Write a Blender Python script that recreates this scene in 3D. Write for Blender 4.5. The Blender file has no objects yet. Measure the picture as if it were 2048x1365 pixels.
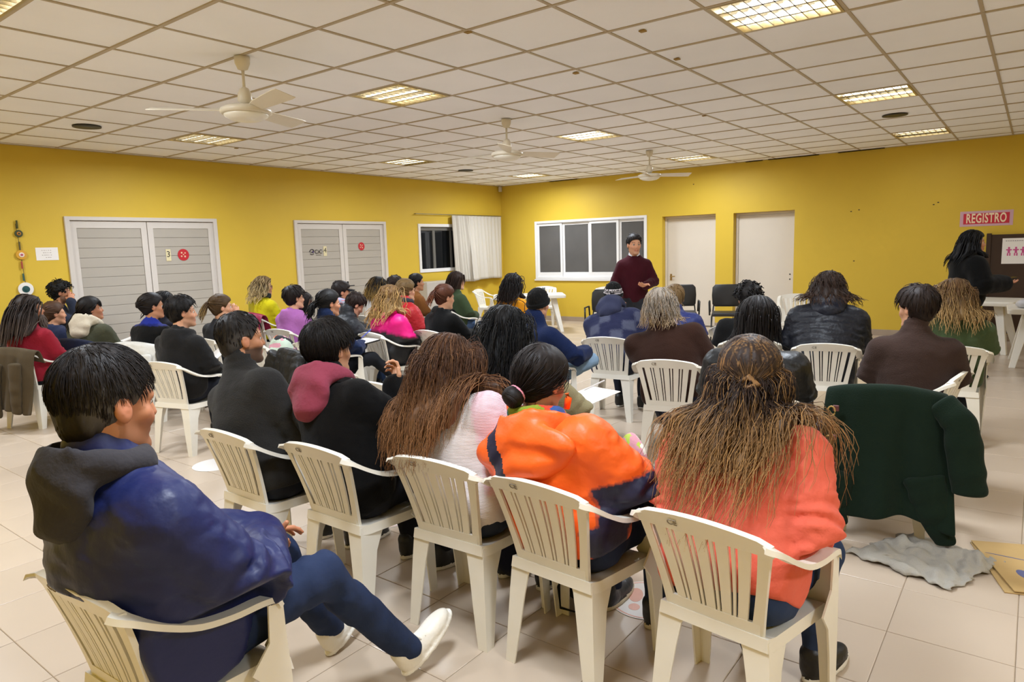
import bpy, bmesh, math, random
import numpy as np
from mathutils import Vector, Matrix

# ------------------------------------------------------------------ camera, world, lamps, exposure
scene = bpy.context.scene
COL = scene.collection
HCAM, FPX = 1.63, 1368.6
YAW, PITCH, ROLL = math.radians(37.432), math.radians(-7.679), math.radians(-1.759)
_cy, _sy, _cp, _sp = math.cos(YAW), math.sin(YAW), math.cos(PITCH), math.sin(PITCH)
CF = np.array([_cy*_cp, _sy*_cp, _sp]); _R = np.array([_sy, -_cy, 0.0]); _U = np.cross(_R, CF)
CR = math.cos(ROLL)*_R + math.sin(ROLL)*_U
CU = -math.sin(ROLL)*_R + math.cos(ROLL)*_U
CO = np.array([0, 0, HCAM])
cam_data = bpy.data.cameras.new('camera'); cam = bpy.data.objects.new('camera', cam_data); COL.objects.link(cam)
cam_data.sensor_width = 36.0; cam_data.lens = FPX/2048*36.0; cam_data.clip_start = 0.05; cam_data.clip_end = 100
M = Matrix((( CR[0], CU[0], -CF[0], 0), (CR[1], CU[1], -CF[1], 0), (CR[2], CU[2], -CF[2], HCAM), (0, 0, 0, 1)))
cam.matrix_world = M
scene.camera = cam
world = bpy.data.worlds.new('night'); scene.world = world; world.use_nodes = True
world.node_tree.nodes['Background'].inputs[0].default_value = (0.01, 0.012, 0.016, 1)
world.node_tree.nodes['Background'].inputs[1].default_value = 1.0
scene.view_settings.view_transform = 'Standard'; scene.view_settings.look = 'None'
scene.view_settings.gamma = 1.0; scene.view_settings.use_curve_mapping = False
scene.view_settings.exposure = 0.32
LAMP_W = 64.0          # watts of each ceiling fixture's lamp
LAMP_COL = (0.82, 0.90, 1.0)

def ray(px, py): return CF + CR*(px-1024)/FPX - CU*(py-682.5)/FPX
def at_z(px, py, z):
    d = ray(px, py); return CO + d*((z-HCAM)/d[2])
def at_d(px, py, dep): return CO + ray(px, py)*dep
def depth_of(p): return float((np.asarray(p, float)-CO) @ CF)

rng = np.random.default_rng(7); random.seed(7)

# ------------------------------------------------------------------ materials
def lin(h):
    h = h.lstrip('#'); c = [int(h[i:i+2], 16)/255 for i in (0, 2, 4)]
    return tuple(x/12.92 if x <= 0.04045 else ((x+0.055)/1.055)**2.4 for x in c)
MATS = {}
def mat(name, col, rough=0.6, spec=0.4, metal=0.0, bump=None, vary=None, sheen=0.0, attr=None, coat=0.0, trans=0.0, emit=None, objvar=0.0, weave=None, sss=0.0):
    if name in MATS: return MATS[name]
    m = bpy.data.materials.new(name); m.use_nodes = True; nt = m.node_tree; N = nt.nodes; L = nt.links
    b = N['Principled BSDF']; c = lin(col) if isinstance(col, str) else col
    b.inputs['Base Color'].default_value = (*c, 1); b.inputs['Roughness'].default_value = rough
    b.inputs['Specular IOR Level'].default_value = spec; b.inputs['Metallic'].default_value = metal
    b.inputs['Sheen Weight'].default_value = sheen; b.inputs['Coat Weight'].default_value = coat
    b.inputs['Transmission Weight'].default_value = trans
    if sss: b.inputs['Subsurface Weight'].default_value = sss; b.inputs['Subsurface Scale'].default_value = 0.01; b.inputs['Subsurface Radius'].default_value = (1, .4, .25)
    if emit:
        b.inputs['Emission Color'].default_value = (*emit[0], 1); b.inputs['Emission Strength'].default_value = emit[1]
    src = None
    if attr:
        a = N.new('ShaderNodeVertexColor'); a.layer_name = attr; src = a.outputs['Color']
    if vary:   # (scale, amount): soft mottling of the base colour
        tc = N.new('ShaderNodeTexCoord'); nz = N.new('ShaderNodeTexNoise'); nz.inputs['Scale'].default_value = vary[0]; nz.inputs['Detail'].default_value = 4
        L.new(tc.outputs['Object'], nz.inputs['Vector'])
        mr = N.new('ShaderNodeMapRange'); mr.inputs['From Min'].default_value = .25; mr.inputs['From Max'].default_value = .75
        mr.inputs['To Min'].default_value = 1-vary[1]; mr.inputs['To Max'].default_value = 1+vary[1]; L.new(nz.outputs['Fac'], mr.inputs['Value'])
        mx = N.new('ShaderNodeVectorMath'); mx.operation = 'SCALE'
        if src: L.new(src, mx.inputs[0])
        else: mx.inputs[0].default_value = c
        L.new(mr.outputs['Result'], mx.inputs['Scale']); src = mx.outputs['Vector']
    if objvar:
        oi = N.new('ShaderNodeObjectInfo'); mr = N.new('ShaderNodeMapRange'); mr.inputs['To Min'].default_value = 1-objvar; mr.inputs['To Max'].default_value = 1+objvar
        L.new(oi.outputs['Random'], mr.inputs['Value']); mx = N.new('ShaderNodeVectorMath'); mx.operation = 'SCALE'
        if src: L.new(src, mx.inputs[0])
        else: mx.inputs[0].default_value = c
        L.new(mr.outputs['Result'], mx.inputs['Scale']); src = mx.outputs['Vector']
    if src: L.new(src, b.inputs['Base Color'])
    if bump or weave:
        tc = N.new('ShaderNodeTexCoord'); prev = None
        if bump:
            nz = N.new('ShaderNodeTexNoise'); nz.inputs['Scale'].default_value = bump[0]; nz.inputs['Detail'].default_value = 3; L.new(tc.outputs['Object'], nz.inputs['Vector'])
            bp = N.new('ShaderNodeBump'); bp.inputs['Strength'].default_value = bump[1]; bp.inputs['Distance'].default_value = bump[2] if len(bump) > 2 else .01
            L.new(nz.outputs['Fac'], bp.inputs['Height']); prev = bp.outputs['Normal']
        if weave:   # (scale, strength, axis)
            wv = N.new('ShaderNodeTexWave'); wv.inputs['Scale'].default_value = weave[0]; wv.bands_direction = weave[2]; wv.inputs['Distortion'].default_value = 1.0
            L.new(tc.outputs['Object'], wv.inputs['Vector']); bp = N.new('ShaderNodeBump'); bp.inputs['Strength'].default_value = weave[1]; bp.inputs['Distance'].default_value = .004
            L.new(wv.outputs['Fac'], bp.inputs['Height'])
            if prev: L.new(prev, bp.inputs['Normal'])
            prev = bp.outputs['Normal']
        L.new(prev, b.inputs['Normal'])
    MATS[name] = m; return m

# ------------------------------------------------------------------ object helpers
def tag(o, label=None, cat=None, group=None, kind=None):
    if label: o['label'] = label
    if cat: o['category'] = cat
    if group: o['group'] = group
    if kind: o['kind'] = kind
    return o
def empty(name, loc=(0, 0, 0), rz=0.0):
    o = bpy.data.objects.new(name, None); COL.objects.link(o); o.location = loc; o.rotation_euler = (0, 0, rz); o.empty_display_size = .1; return o
def link_mesh(name, me, parent=None):
    o = bpy.data.objects.new(name, me); COL.objects.link(o)
    if parent is not None: o.parent = parent
    return o
def mesh_np(name, V, Fs, m, parent=None, smooth=True, attrs=None, mat_idx=None):
    """V (n,3) array, Fs an (m,k) array or list of faces."""
    me = bpy.data.meshes.new(name)
    if isinstance(Fs, np.ndarray):
        V = np.ascontiguousarray(V, np.float32); k = Fs.shape[1]
        me.vertices.add(len(V)); me.vertices.foreach_set('co', V.ravel())
        me.loops.add(Fs.size); me.loops.foreach_set('vertex_index', Fs.astype(np.int32).ravel())
        me.polygons.add(len(Fs)); me.polygons.foreach_set('loop_start', np.arange(0, Fs.size, k, dtype=np.int32)); me.polygons.foreach_set('loop_total', np.full(len(Fs), k, np.int32))
        me.update(calc_edges=True)
    else:
        me.from_pydata([tuple(v) for v in V], [], [tuple(f) for f in Fs]); me.update()
    ms = m if isinstance(m, (list, tuple)) else [m]
    for x in ms: me.materials.append(x)
    me.polygons.foreach_set('use_smooth', np.full(len(me.polygons), smooth))
    if mat_idx is not None: me.polygons.foreach_set('material_index', np.asarray(mat_idx, np.int32))
    if attrs:
        for an, arr in attrs.items():
            a = me.color_attributes.new(an, 'FLOAT_COLOR', 'POINT')
            c = np.ones((len(V), 4), np.float32); c[:, :3] = arr; a.data.foreach_set('color', c.ravel())
    return link_mesh(name, me, parent)
class MB:
    """collects shapes into ONE mesh"""
    def __init__(s): s.v = []; s.f = []
    def add(s, V, Fs):
        n = len(s.v); s.v += [tuple(map(float, v)) for v in V]; s.f += [tuple(i+n for i in f) for f in Fs]; return s
    def box(s, lo, hi, rot=None, c=None):
        x0, y0, z0 = lo; x1, y1, z1 = hi
        V = [Vector(p) for p in ((x0,y0,z0),(x1,y0,z0),(x1,y1,z0),(x0,y1,z0),(x0,y0,z1),(x1,y0,z1),(x1,y1,z1),(x0,y1,z1))]
        if rot is not None:
            c = Vector(c) if c is not None else Vector(((x0+x1)/2, (y0+y1)/2, (z0+z1)/2)); V = [rot @ (p-c)+c for p in V]
        return s.add(V, ((3,2,1,0),(4,5,6,7),(0,1,5,4),(1,2,6,5),(2,3,7,6),(3,0,4,7)))
    def frame(s, axis, a0, a1, z0, z1, wl, wr, wb, wt, d0, d1):
        """a mitred rectangular frame; axis 'y': u runs along x and depth along y, axis 'x': u along y, depth along x; wb=0 leaves the bottom open"""
        P = (lambda u, d, z: (u, d, z)) if axis == 'y' else (lambda u, d, z: (d, u, z))
        oc = [(a0, z0), (a0, z1), (a1, z1), (a1, z0)]; ic = [(a0+wl, z0+wb), (a0+wl, z1-wt), (a1-wr, z1-wt), (a1-wr, z0+wb)]
        rings = [[P(o[0], d0, o[1]), P(o[0], d1, o[1]), P(i[0], d1, i[1]), P(i[0], d0, i[1])] for o, i in zip(oc, ic)]
        return s.loft(rings, caps=(wb == 0), closed=(wb != 0))
    def loft(s, rings, caps=True, closed=False):
        n = len(rings[0]); V = [p for r in rings for p in r]; Fs = []
        R = len(rings)
        for i in range(R if closed else R-1):
            j = (i+1) % R
            for k in range(n): Fs.append((i*n+k, i*n+(k+1) % n, j*n+(k+1) % n, j*n+k))
        if caps and not closed: Fs.append(tuple(range(n-1, -1, -1))); Fs.append(tuple((R-1)*n+k for k in range(n)))
        return s.add(V, Fs)
    def tube(s, pts, rad, n=8, flat=1.0, up=(0, 0, 1)):
        pts = [np.asarray(p, float) for p in pts]; rads = rad if hasattr(rad, '__len__') else [rad]*len(pts); rings = []
        for i, p in enumerate(pts):
            t = pts[min(i+1, len(pts)-1)]-pts[max(i-1, 0)]; t = t/(np.linalg.norm(t)+1e-9)
            a = np.cross(np.asarray(up, float), t)
            if np.linalg.norm(a) < 1e-3: a = np.cross((1, 0, 0), t)
            a /= np.linalg.norm(a); b = np.cross(t, a)
            rings.append([p+a*math.cos(2*math.pi*k/n)*rads[i]+b*math.sin(2*math.pi*k/n)*rads[i]*flat for k in range(n)])
        return s.loft(rings)
    def lathe(s, prof, c=(0, 0, 0), n=24):
        rings = [[(c[0]+r*math.cos(2*math.pi*k/n), c[1]+r*math.sin(2*math.pi*k/n), c[2]+z) for k in range(n)] for r, z in prof]
        return s.loft(rings)
    def build(s, name, m, parent=None, smooth=False, bevel=0.0, auto=None):
        o = mesh_np(name, s.v, s.f, m, parent, smooth)
        bm = bmesh.new(); bm.from_mesh(o.data); bmesh.ops.recalc_face_normals(bm, faces=bm.faces); bm.to_mesh(o.data); bm.free()
        if bevel:
            md = o.modifiers.new('soft_edges', 'BEVEL'); md.width = bevel; md.segments = 2; md.limit_method = 'ANGLE'; md.angle_limit = math.radians(40)
        if auto: 
            try: o.data.shade_smooth(); o.data.set_sharp_from_angle(angle=math.radians(auto))
            except Exception: pass
        return o
def box_obj(name, lo, hi, m, parent=None, bevel=0.0): return MB().box(lo, hi).build(name, m, parent, bevel=bevel)
def text_obj(name, txt, size, m, parent, loc, rot, depth=.0006, align='CENTER', space=1.0, bold=0.0):
    cu = bpy.data.curves.new(name, 'FONT'); cu.body = txt; cu.size = size; cu.extrude = depth; cu.align_x = align; cu.align_y = 'CENTER'; cu.space_character = space; cu.resolution_u = 3; cu.offset = bold
    o = bpy.data.objects.new('tmp_text', cu); COL.objects.link(o)
    dg = bpy.context.evaluated_depsgraph_get(); me = bpy.data.meshes.new_from_object(o.evaluated_get(dg)); bpy.data.objects.remove(o); bpy.data.curves.remove(cu)
    me.materials.clear(); me.materials.append(m)
    r = link_mesh(name, me, parent); r.location = loc; r.rotation_euler = rot; return r
def copy_tree(o, parent=None):
    c = o.copy(); COL.objects.link(c)
    if parent is not None: c.parent = parent
    for ch in list(o.children): copy_tree(ch, c)
    return c

# ------------------------------------------------------------------ the room
XW, YW, CZ = 12.80, 10.0, 3.073          # far wall, left wall, ceiling
XB, YR = -1.0, -3.2                       # walls behind and to the right of the camera
m_wall = mat('yellow_wall_paint', '#d2b13c', .55, .3, bump=(60, .15, .004), vary=(1.2, .04))
m_white = mat('white_paint', '#cdc5bc', .4, .4, vary=(3, .02))
m_tile = mat('ceiling_tile', (.94, .945, .98), .85, .2, bump=(180, .25, .003), vary=(1.5, .025), objvar=.02)
m_tee = mat('ceiling_tee', '#b5a68e', .5, .3)
m_floor = mat('porcelain_tile', '#bcab98', .30, .45, vary=(1.3, .05), objvar=.025, bump=(8, .02, .01))
m_grout = mat('grout', '#9c8a74', .9, .1)
m_base = mat('baseboard_tile', '#a3917e', .35, .4, vary=(4, .05))
m_dark = mat('dark_void', '#0c0b0a', .9, .1)
m_alum = mat('white_aluminium', '#e6e4e2', .35, .5)
m_glass_night = mat('night_glass', '#101214', .04, .6)
m_door = mat('cream_door_paint', '#d8cdbd', .35, .4, vary=(2, .02))
m_metal = mat('brass_metal', '#a88a54', .35, .5, metal=.9)
m_black = mat('black_plastic', '#141312', .45, .4)
m_steel = mat('grey_metal', '#8f8d8a', .35, .5, metal=.8)

def wall_with_holes(name, axis, pos, u0, u1, z0, z1, holes, thick, m):
    """a wall in the plane x=pos or y=pos with rectangular openings (u0,u1,z0,z1)"""
    us = sorted({u0, u1, *[h[0] for h in holes], *[h[1] for h in holes]}); zs = sorted({z0, z1, *[h[2] for h in holes], *[h[3] for h in holes]})
    b = MB()
    for i in range(len(us)-1):
        for j in range(len(zs)-1):
            cu, cz = (us[i]+us[i+1])/2, (zs[j]+zs[j+1])/2
            if any(h[0] < cu < h[1] and h[2] < cz < h[3] for h in holes): continue
            if axis == 'x': b.box((pos, us[i], zs[j]), (pos+thick, us[i+1], zs[j+1]))
            else: b.box((us[i], pos, zs[j]), (us[i+1], pos+thick, zs[j+1]))
    o = b.build(name, m)
    bm = bmesh.new(); bm.from_mesh(o.data); bmesh.ops.remove_doubles(bm, verts=bm.verts, dist=1e-4)
    seen = {}
    for fc in list(bm.faces): seen.setdefault(tuple(round(x, 3) for x in fc.calc_center_median()), []).append(fc)
    bmesh.ops.delete(bm, geom=[f for l in seen.values() if len(l) > 1 for f in l], context='FACES_ONLY')
    bm.to_mesh(o.data); bm.free(); tag(o, kind='structure'); return o

# openings
LD = [(3.64, 5.72, 0.0, 2.22), (7.10, 9.16, 0.0, 2.22)]            # double doors, left wall
LW = (10.04, 11.75, 1.20, 2.19)                                    # small window, left wall
RW = (6.28, 9.05, 0.93, 2.22)                                      # wide window, far wall
RD = [(4.86, 5.95, 0.0, 2.17), (3.43, 4.52, 0.0, 2.16)]            # plain doors, far wall
wl = wall_with_holes('wall_left', 'y', YW, XB, XW+.25, 0, 3.4, LD+[LW], .25, m_wall)
wf = wall_with_holes('wall_far', 'x', XW, YR, YW, 0, 3.4, RD+[RW], .25, m_wall)
wr = wall_with_holes('wall_right', 'y', YR-.25, XB, XW+.25, 0, 3.4, [], .25, m_wall)
wb = wall_with_holes('wall_rear', 'x', XB-.25, YR-.25, YW+.25, 0, 3.4, [], .25, m_wall)
for i, (o, t) in enumerate(((wl, 'yellow painted wall with the two white double doors'), (wf, 'yellow painted wall behind the standing speaker with wide window and two cream doors'))): tag(o, t)
# floor slab + tiles
floor = box_obj('floor', (XB-.2, YR-.2, -.2), (XW+.2, YW+.2, -.004), m_grout); tag(floor, 'beige glossy square tile floor', kind='structure')
FP, FX0, FY0 = .43436, 2.175, -.0271
tb = MB(); g = .0015; h_ = FP/2-g; e = .003
tb.loft([[(sx*h_, sy*h_, -.006) for sx, sy in ((-1,-1),(1,-1),(1,1),(-1,1))], [(sx*h_, sy*h_, -.0015) for sx, sy in ((-1,-1),(1,-1),(1,1),(-1,1))], [(sx*(h_-e), sy*(h_-e), 0) for sx, sy in ((-1,-1),(1,-1),(1,1),(-1,1))]])
_t = tb.build('tile', m_floor); tile_me = _t.data; bpy.data.objects.remove(_t)
def in_frame(p, mar=80):
    q = np.asarray(p, float)-CO; d = q @ CF
    if d < .3: return False
    x, y = 1024+FPX*(q @ CR)/d, 682.5-FPX*(q @ CU)/d
    return -mar < x < 2048+mar and -mar < y < 1365+mar
cells = []
for i in range(-11, 25):
    for j in range(-8, 24):
        cx, cyy = FX0+(i+.5)*FP, FY0+(j+.5)*FP
        if cx-FP/2 > XW or cyy-FP/2 > YW or cx+FP/2 < XB or cyy+FP/2 < YR: continue
        cells.append((in_frame((cx, cyy, 0)), math.hypot(cx, cyy), cx, cyy))
cells.sort(key=lambda c: (not c[0], c[1]))
rest = MB()
for k, (vis, dist, cx, cyy) in enumerate(cells):
    if k < 296 and vis:
        o = link_mesh('tile', tile_me, floor); o.location = (cx, cyy, random.uniform(-.0006, 0))
    else:
        hx0, hx1, hy0, hy1 = max(cx-h_, XB), min(cx+h_, XW), max(cyy-h_, YR), min(cyy+h_, YW)
        rest.loft([[(hx0, hy0, -.006), (hx1, hy0, -.006), (hx1, hy1, -.006), (hx0, hy1, -.006)], [(hx0, hy0, -.0015), (hx1, hy0, -.0015), (hx1, hy1, -.0015), (hx0, hy1, -.0015)], [(hx0+e, hy0+e, 0), (hx1-e, hy0+e, 0), (hx1-e, hy1-e, 0), (hx0+e, hy1-e, 0)]])
o = rest.build('distant_tiles', m_floor, floor); o['kind'] = 'stuff'
# baseboards
for nm, segs in (('baseboard_left', [(XB, LD[0][0]), (LD[0][1], LD[1][0]), (LD[1][1], XW)]), ('baseboard_far', [(YR, RD[1][0]), (RD[1][1], RD[0][0]), (RD[0][1], YW)])):
    b = MB()
    for s0, s1 in segs:
        if nm.endswith('left'): b.box((s0, YW-.012, 0), (s1, YW, .10))
        else: b.box((XW-.012, s0, 0), (XW, s1, .10))
    tag(b.build(nm, m_base, bevel=.003), 'brown tile baseboard along the yellow wall', kind='structure')
# ceiling: slab, tees, tiles
ceil = box_obj('ceiling', (XB-.2, YR-.2, CZ+.12), (XW+.2, YW+.2, CZ+.3), m_dark); tag(ceil, 'suspended ceiling of off-white square tiles in a metal grid', kind='structure')
CT, CX0, CY0 = .68014, 1.5988, 4.4484       # line a: x = CX0+a*CT ; line b: y = CY0-b*CT
LIGHT_CELLS = [(a, b) for a in (-6, -1, 4, 9, 14) for b in (-6, -1, 4, 9)]
A_ = range(-7, 17); B_ = range(-9, 13)
for a in A_:
    x = CX0+a*CT
    if XB < x < XW: box_obj('tee', (x-.013, YR, CZ-.004), (x+.013, YW, CZ+.03), m_tee, ceil)
for b_ in B_:
    y = CY0-b_*CT
    if YR < y < YW: box_obj('tee', (XB, y-.011, CZ-.002), (XW, y+.011, CZ+.03), m_tee, ceil)
box_obj('tee', (XB, YW-.022, CZ-.006), (XW, YW, CZ+.03), m_tee, ceil); box_obj('tee', (XW-.02, YR, CZ-.006), (XW, YW, CZ+.03), m_tee, ceil)
hh = CT/2-.006
ctb = MB().loft([[(sx*hh, sy*hh, .018) for sx, sy in ((-1,-1),(1,-1),(1,1),(-1,1))], [(sx*hh, sy*hh, .008) for sx, sy in ((-1,-1),(1,-1),(1,1),(-1,1))], [(sx*(hh-.008), sy*(hh-.008), .003) for sx, sy in ((-1,-1),(1,-1),(1,1),(-1,1))]])
_t = ctb.build('ceiling_tile', m_tile); ctile_me = _t.data; bpy.data.objects.remove(_t)
cc = []
for a in A_:
    for b_ in B_:
        cx, cyy = CX0+(a+.5)*CT, CY0-(b_+.5)*CT
        if (a, b_) in LIGHT_CELLS or cx-hh > XW-.03 or cyy+hh < YR+.03 or cyy-hh > YW-.03 or cx+hh < XB+.03: continue
        cc.append((in_frame((cx, cyy, CZ), 150), math.hypot(cx, cyy), cx, cyy))
cc.sort(key=lambda c: (not c[0], c[1])); rest = MB()
for k, (vis, dist, cx, cyy) in enumerate(cc):
    whole = XB < cx-hh and cx+hh < XW and YR < cyy-hh and cyy+hh < YW
    if k < 296 and vis:
        o = link_mesh('ceiling_tile', ctile_me, ceil); o.location = (cx, cyy, CZ+random.uniform(-.0015, .0015)); o.rotation_euler = (random.uniform(-.002, .002), random.uniform(-.002, .002), random.choice((0, math.pi/2, math.pi)))
        if not whole:
            lo, hi = max(cx-hh, XB), min(cx+hh, XW); l2, h2 = max(cyy-hh, YR), min(cyy+hh, YW)
            o.location = ((lo+hi)/2, (l2+h2)/2, CZ); o.rotation_euler = (0, 0, 0); o.scale = ((hi-lo)/(2*hh), (h2-l2)/(2*hh), 1)
    else:
        rest.box((max(cx-hh, XB), max(cyy-hh, YR), CZ+.004), (min(cx+hh, XW), min(cyy+hh, YW), CZ+.018))
o = rest.build('ceiling_tiles_out_of_view', m_tile, ceil); o['kind'] = 'stuff'
# dark open joint where the ceiling has come away from the far wall
bd = MB()
for y0, y1 in ((2.05, 2.75), (3.05, 3.9), (4.0, 4.3), (7.9, 8.6)): bd.box((XW-.045, y0, CZ-.012), (XW-.002, y1, CZ-.0065))
bd.build('open_joint', m_dark, ceil)

# fluorescent fixtures
m_refl = mat('mirror_louver', '#bdb9b0', .2, .6, metal=.95)
m_reflg = mat('gold_reflector', '#b8a67c', .3, .6, metal=.75)
m_tube = mat('lamp_tube', '#ffffff', .4, .3, emit=((.88, .93, 1.0), 14.0))
m_off = mat('dark_tube', '#8f8b80', .4, .4)
GL = 'recessed fluorescent fixtures in the tiled ceiling'
names = {(4, -1): 'recessed ceiling light with louvre between the two nearer ceiling fans', (4, 4): 'large bright recessed ceiling light at the top of the photo right of centre', (9, 4): 'recessed ceiling light with one yellow unlit section above the black round speaker',
         (9, -1): 'recessed ceiling light just past the middle ceiling fan', (4, -6): 'recessed ceiling light above the left double doors, near the round black speaker', (9, -6): 'half lit ceiling light above the second double doors', (14, -6): 'small far ceiling light close to the corner of the two yellow walls',
         (14, -1): 'ceiling light beside the farthest ceiling fan', (14, 4): 'mostly unlit ceiling light close to the far yellow wall', (-1, -1): 'ceiling light cut off by the upper left corner of the photo'}
for (a, b_) in LIGHT_CELLS:
    cx, cyy = CX0+(a+.5)*CT, CY0-(b_+.5)*CT
    if cx > XW or cx < XB+.2 or cyy < YR+.4 or cyy > YW: continue
    vis = (a, b_) in names
    L_ = bpy.data.lights.new('fluorescent_lamp', 'AREA'); L_.shape = 'SQUARE'; L_.size = .56; L_.energy = LAMP_W; L_.color = LAMP_COL; L_.spread = math.radians(172)
    L_.energy *= {(14, 4): .12, (9, 4): .38, (14, -1): .7, (9, -6): .6}.get((a, b_), .3 if b_ == 9 and a > 3 else 1.0)     # tubes that are off
    lo = bpy.data.objects.new('fluorescent_lamp', L_); COL.objects.link(lo); lo.location = (cx, cyy, CZ-.012)
    if not vis: continue
    r = empty('ceiling_light', (cx, cyy, CZ)); tag(r, names[(a, b_)], 'ceiling light', GL)
    s = CT/2-.012; b = MB()
    b.box((-s, -s, .11), (s, s, .115)); [b.loft([[(x0, y0, z), (x1, y0, z), (x1, y1, z), (x0, y1, z)] for z in (-.006, .109)]) for x0, x1, y0, y1 in ((-s, -s+.018, -s, s), (s-.018, s, -s, s), (-s+.0181, s-.0181, -s, -s+.018), (-s+.0181, s-.0181, s-.018, s))]
    b.build('housing', m_reflg, r)
    off = {(9, 4): (1,), (14, 4): (1, 2), (9, -6): (3,), (14, -1): (1,)}.get((a, b_), ())
    for k in range(4):
        x = -s+(k+.5)*2*s/4
        MB().tube([(x, -s+.03, .075), (x, s-.03, .075)], .013, 10).build('lamp_tube', m_off if k in off else m_tube, r, smooth=True)
    for k in range(1, 4):
        x = -s+k*2*s/4
        MB().loft([[(x-.012, y, -.002), (x, y, .055), (x+.012, y, -.002)] for y in (-s+.018, s-.018)]).build('louvre_blade', m_refl, r)
    for k in range(1, 9):
        y = -s+k*2*s/9
        MB().loft([[(x, y-.004, -.002), (x, y, .045), (x, y+.004, -.002)] for x in (-s+.018, s-.018)]).build('cross_blade', m_refl, r)

# ceiling fans
m_fan = mat('cream_fan_metal', '#ded5c2', .35, .4, vary=(6, .03)); m_bowl = mat('frosted_bowl', '#e8e4d8', .3, .4)
for k, (x, y, ang, lab) in enumerate(((2.98, 4.67, 20, 'nearest cream three-blade ceiling fan over the left of the audience'), (6.30, 4.81, 95, 'middle cream ceiling fan hanging in the centre of the room'), (9.98, 4.85, 75, 'farthest cream ceiling fan, over the standing speaker'))):
    r = empty('ceiling_fan', (x, y, CZ)); tag(r, lab, 'ceiling fan', 'cream ceiling fans in a row')
    MB().lathe([(.005, .0), (.055, -.004), (.052, -.05), (.035, -.09), (.012, -.10)]).build('canopy', m_fan, r, smooth=True)
    MB().tube([(0, 0, -.09), (0, 0, -.24)], .011, 10).build('rod', m_fan, r, smooth=True)
    MB().lathe([(.012, -.215), (.03, -.225), (.048, -.26), (.052, -.31), (.045, -.325), (.02, -.345)]).build('bell', m_fan, r, smooth=True)
    MB().lathe([(.02, -.345), (.15, -.358), (.178, -.372), (.182, -.40), (.165, -.408), (.02, -.408)], n=32).build('motor_housing', m_fan, r, smooth=True)
    MB().lathe([(.158, -.405), (.15, -.425), (.11, -.447), (.05, -.458), (.001, -.46)], n=32).build('glass_bowl', m_bowl, r, smooth=True)
    for j in range(3):
        t = math.radians(ang+120*j); c, s = math.cos(t), math.sin(t); b = MB(); rings = []
        for rr, w in ((.15, .035), (.24, .055), (.36, .062), (.60, .075), (.66, .07)):
            up = [(-w, .012+.10*w), (w, -.012-.10*w)]
            rings.append([(c*rr-s*u, s*rr+c*u, -.372+dz) for u, dz in ((up[0][0], up[0][1]), (up[1][0], up[1][1]), (up[1][0], up[1][1]-.006), (up[0][0], up[0][1]-.006))])
        b.loft(rings).build('blade', m_fan, r, bevel=.002)

# round black loudspeakers, sensor
for px, py, x, y, lab in ((0, 0, 3.31, 8.19, 'black round ceiling loudspeaker above the left double doors'), (0, 0, 9.5, 1.43, 'black round ceiling loudspeaker between two lights at the right'), (0, 0, 9.7, 8.37, 'small far black round ceiling loudspeaker near the room corner')):
    r = empty('ceiling_speaker', (x, y, CZ)); tag(r, lab, 'speaker', 'round black ceiling speakers')
    MB().lathe([(.001, -.002), (.12, -.002), (.125, -.008), (.11, -.014), (.001, -.012)], n=28).build('grille', m_black, r, smooth=True)
    MB().lathe([(.122, .0), (.137, .0), (.137, -.012), (.122, -.012)], n=28).build('rim', mat('dark_grey_plastic', '#2a2826', .5), r)
r = empty('motion_sensor', (12.70, 9.93, 3.0)); tag(r, 'small white motion sensor high in the corner of the two walls', 'sensor')
MB().box((-.03, -.03, -.06), (.03, .03, .05)).build('sensor_body', m_white, r, bevel=.008); MB().tube([(0, 0, .04), (.05, .05, .06)], .01, 8).build('bracket', m_white, r)

# left wall double doors
m_board = mat('white_door_boards', '#aca498', .38, .4, vary=(2.5, .02), objvar=.012)
for n, (x0, x1, z0, z1) in enumerate(LD):
    d = empty('door_%d' % (n+1), ((x0+x1)/2, YW, 0)); tag(d, ('white double door with the number 3 and a red round sticker' if n == 0 else 'white double door with a CIC sign, the number 4 and a red round sticker'), kind='structure'); w = (x1-x0)/2; H_ = z1
    MB().frame('y', -w, w, 0, H_, .06, .06, 0, .05, -.03, .1).build('door_frame', m_white, d, bevel=.004)
    for sgn in (-1, 1):
        lo, hi = (-w+.06, -.004) if sgn < 0 else (.004, w-.06)
        leaf = MB().frame('y', lo, hi, .01, H_-.055, .08, .08, .11, .095, 0, .045); leaf.box((lo+.081, .03, .121), (hi-.081, .045, H_-.151))
        lf = leaf.build('door_leaf', m_white, d, bevel=.003)
        nb = 15; bh = (H_-.15-.12)/nb
        for k in range(nb):
            box_obj('plank', (lo+.082, .010, .12+k*bh+.0018), (hi-.082, .028, .12+(k+1)*bh-.0018), m_board, lf, bevel=.002)
        if sgn > 0: 
            hd = MB(); hd.tube([(lo+.04, -.002, 1.05), (lo+.04, -.05, 1.05), (lo+.15, -.05, 1.05)], .009, 8); hd.box((lo+.022, -.008, .97), (lo+.058, 0, 1.13)); hd.build('handle', m_black, d, smooth=False)
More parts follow.
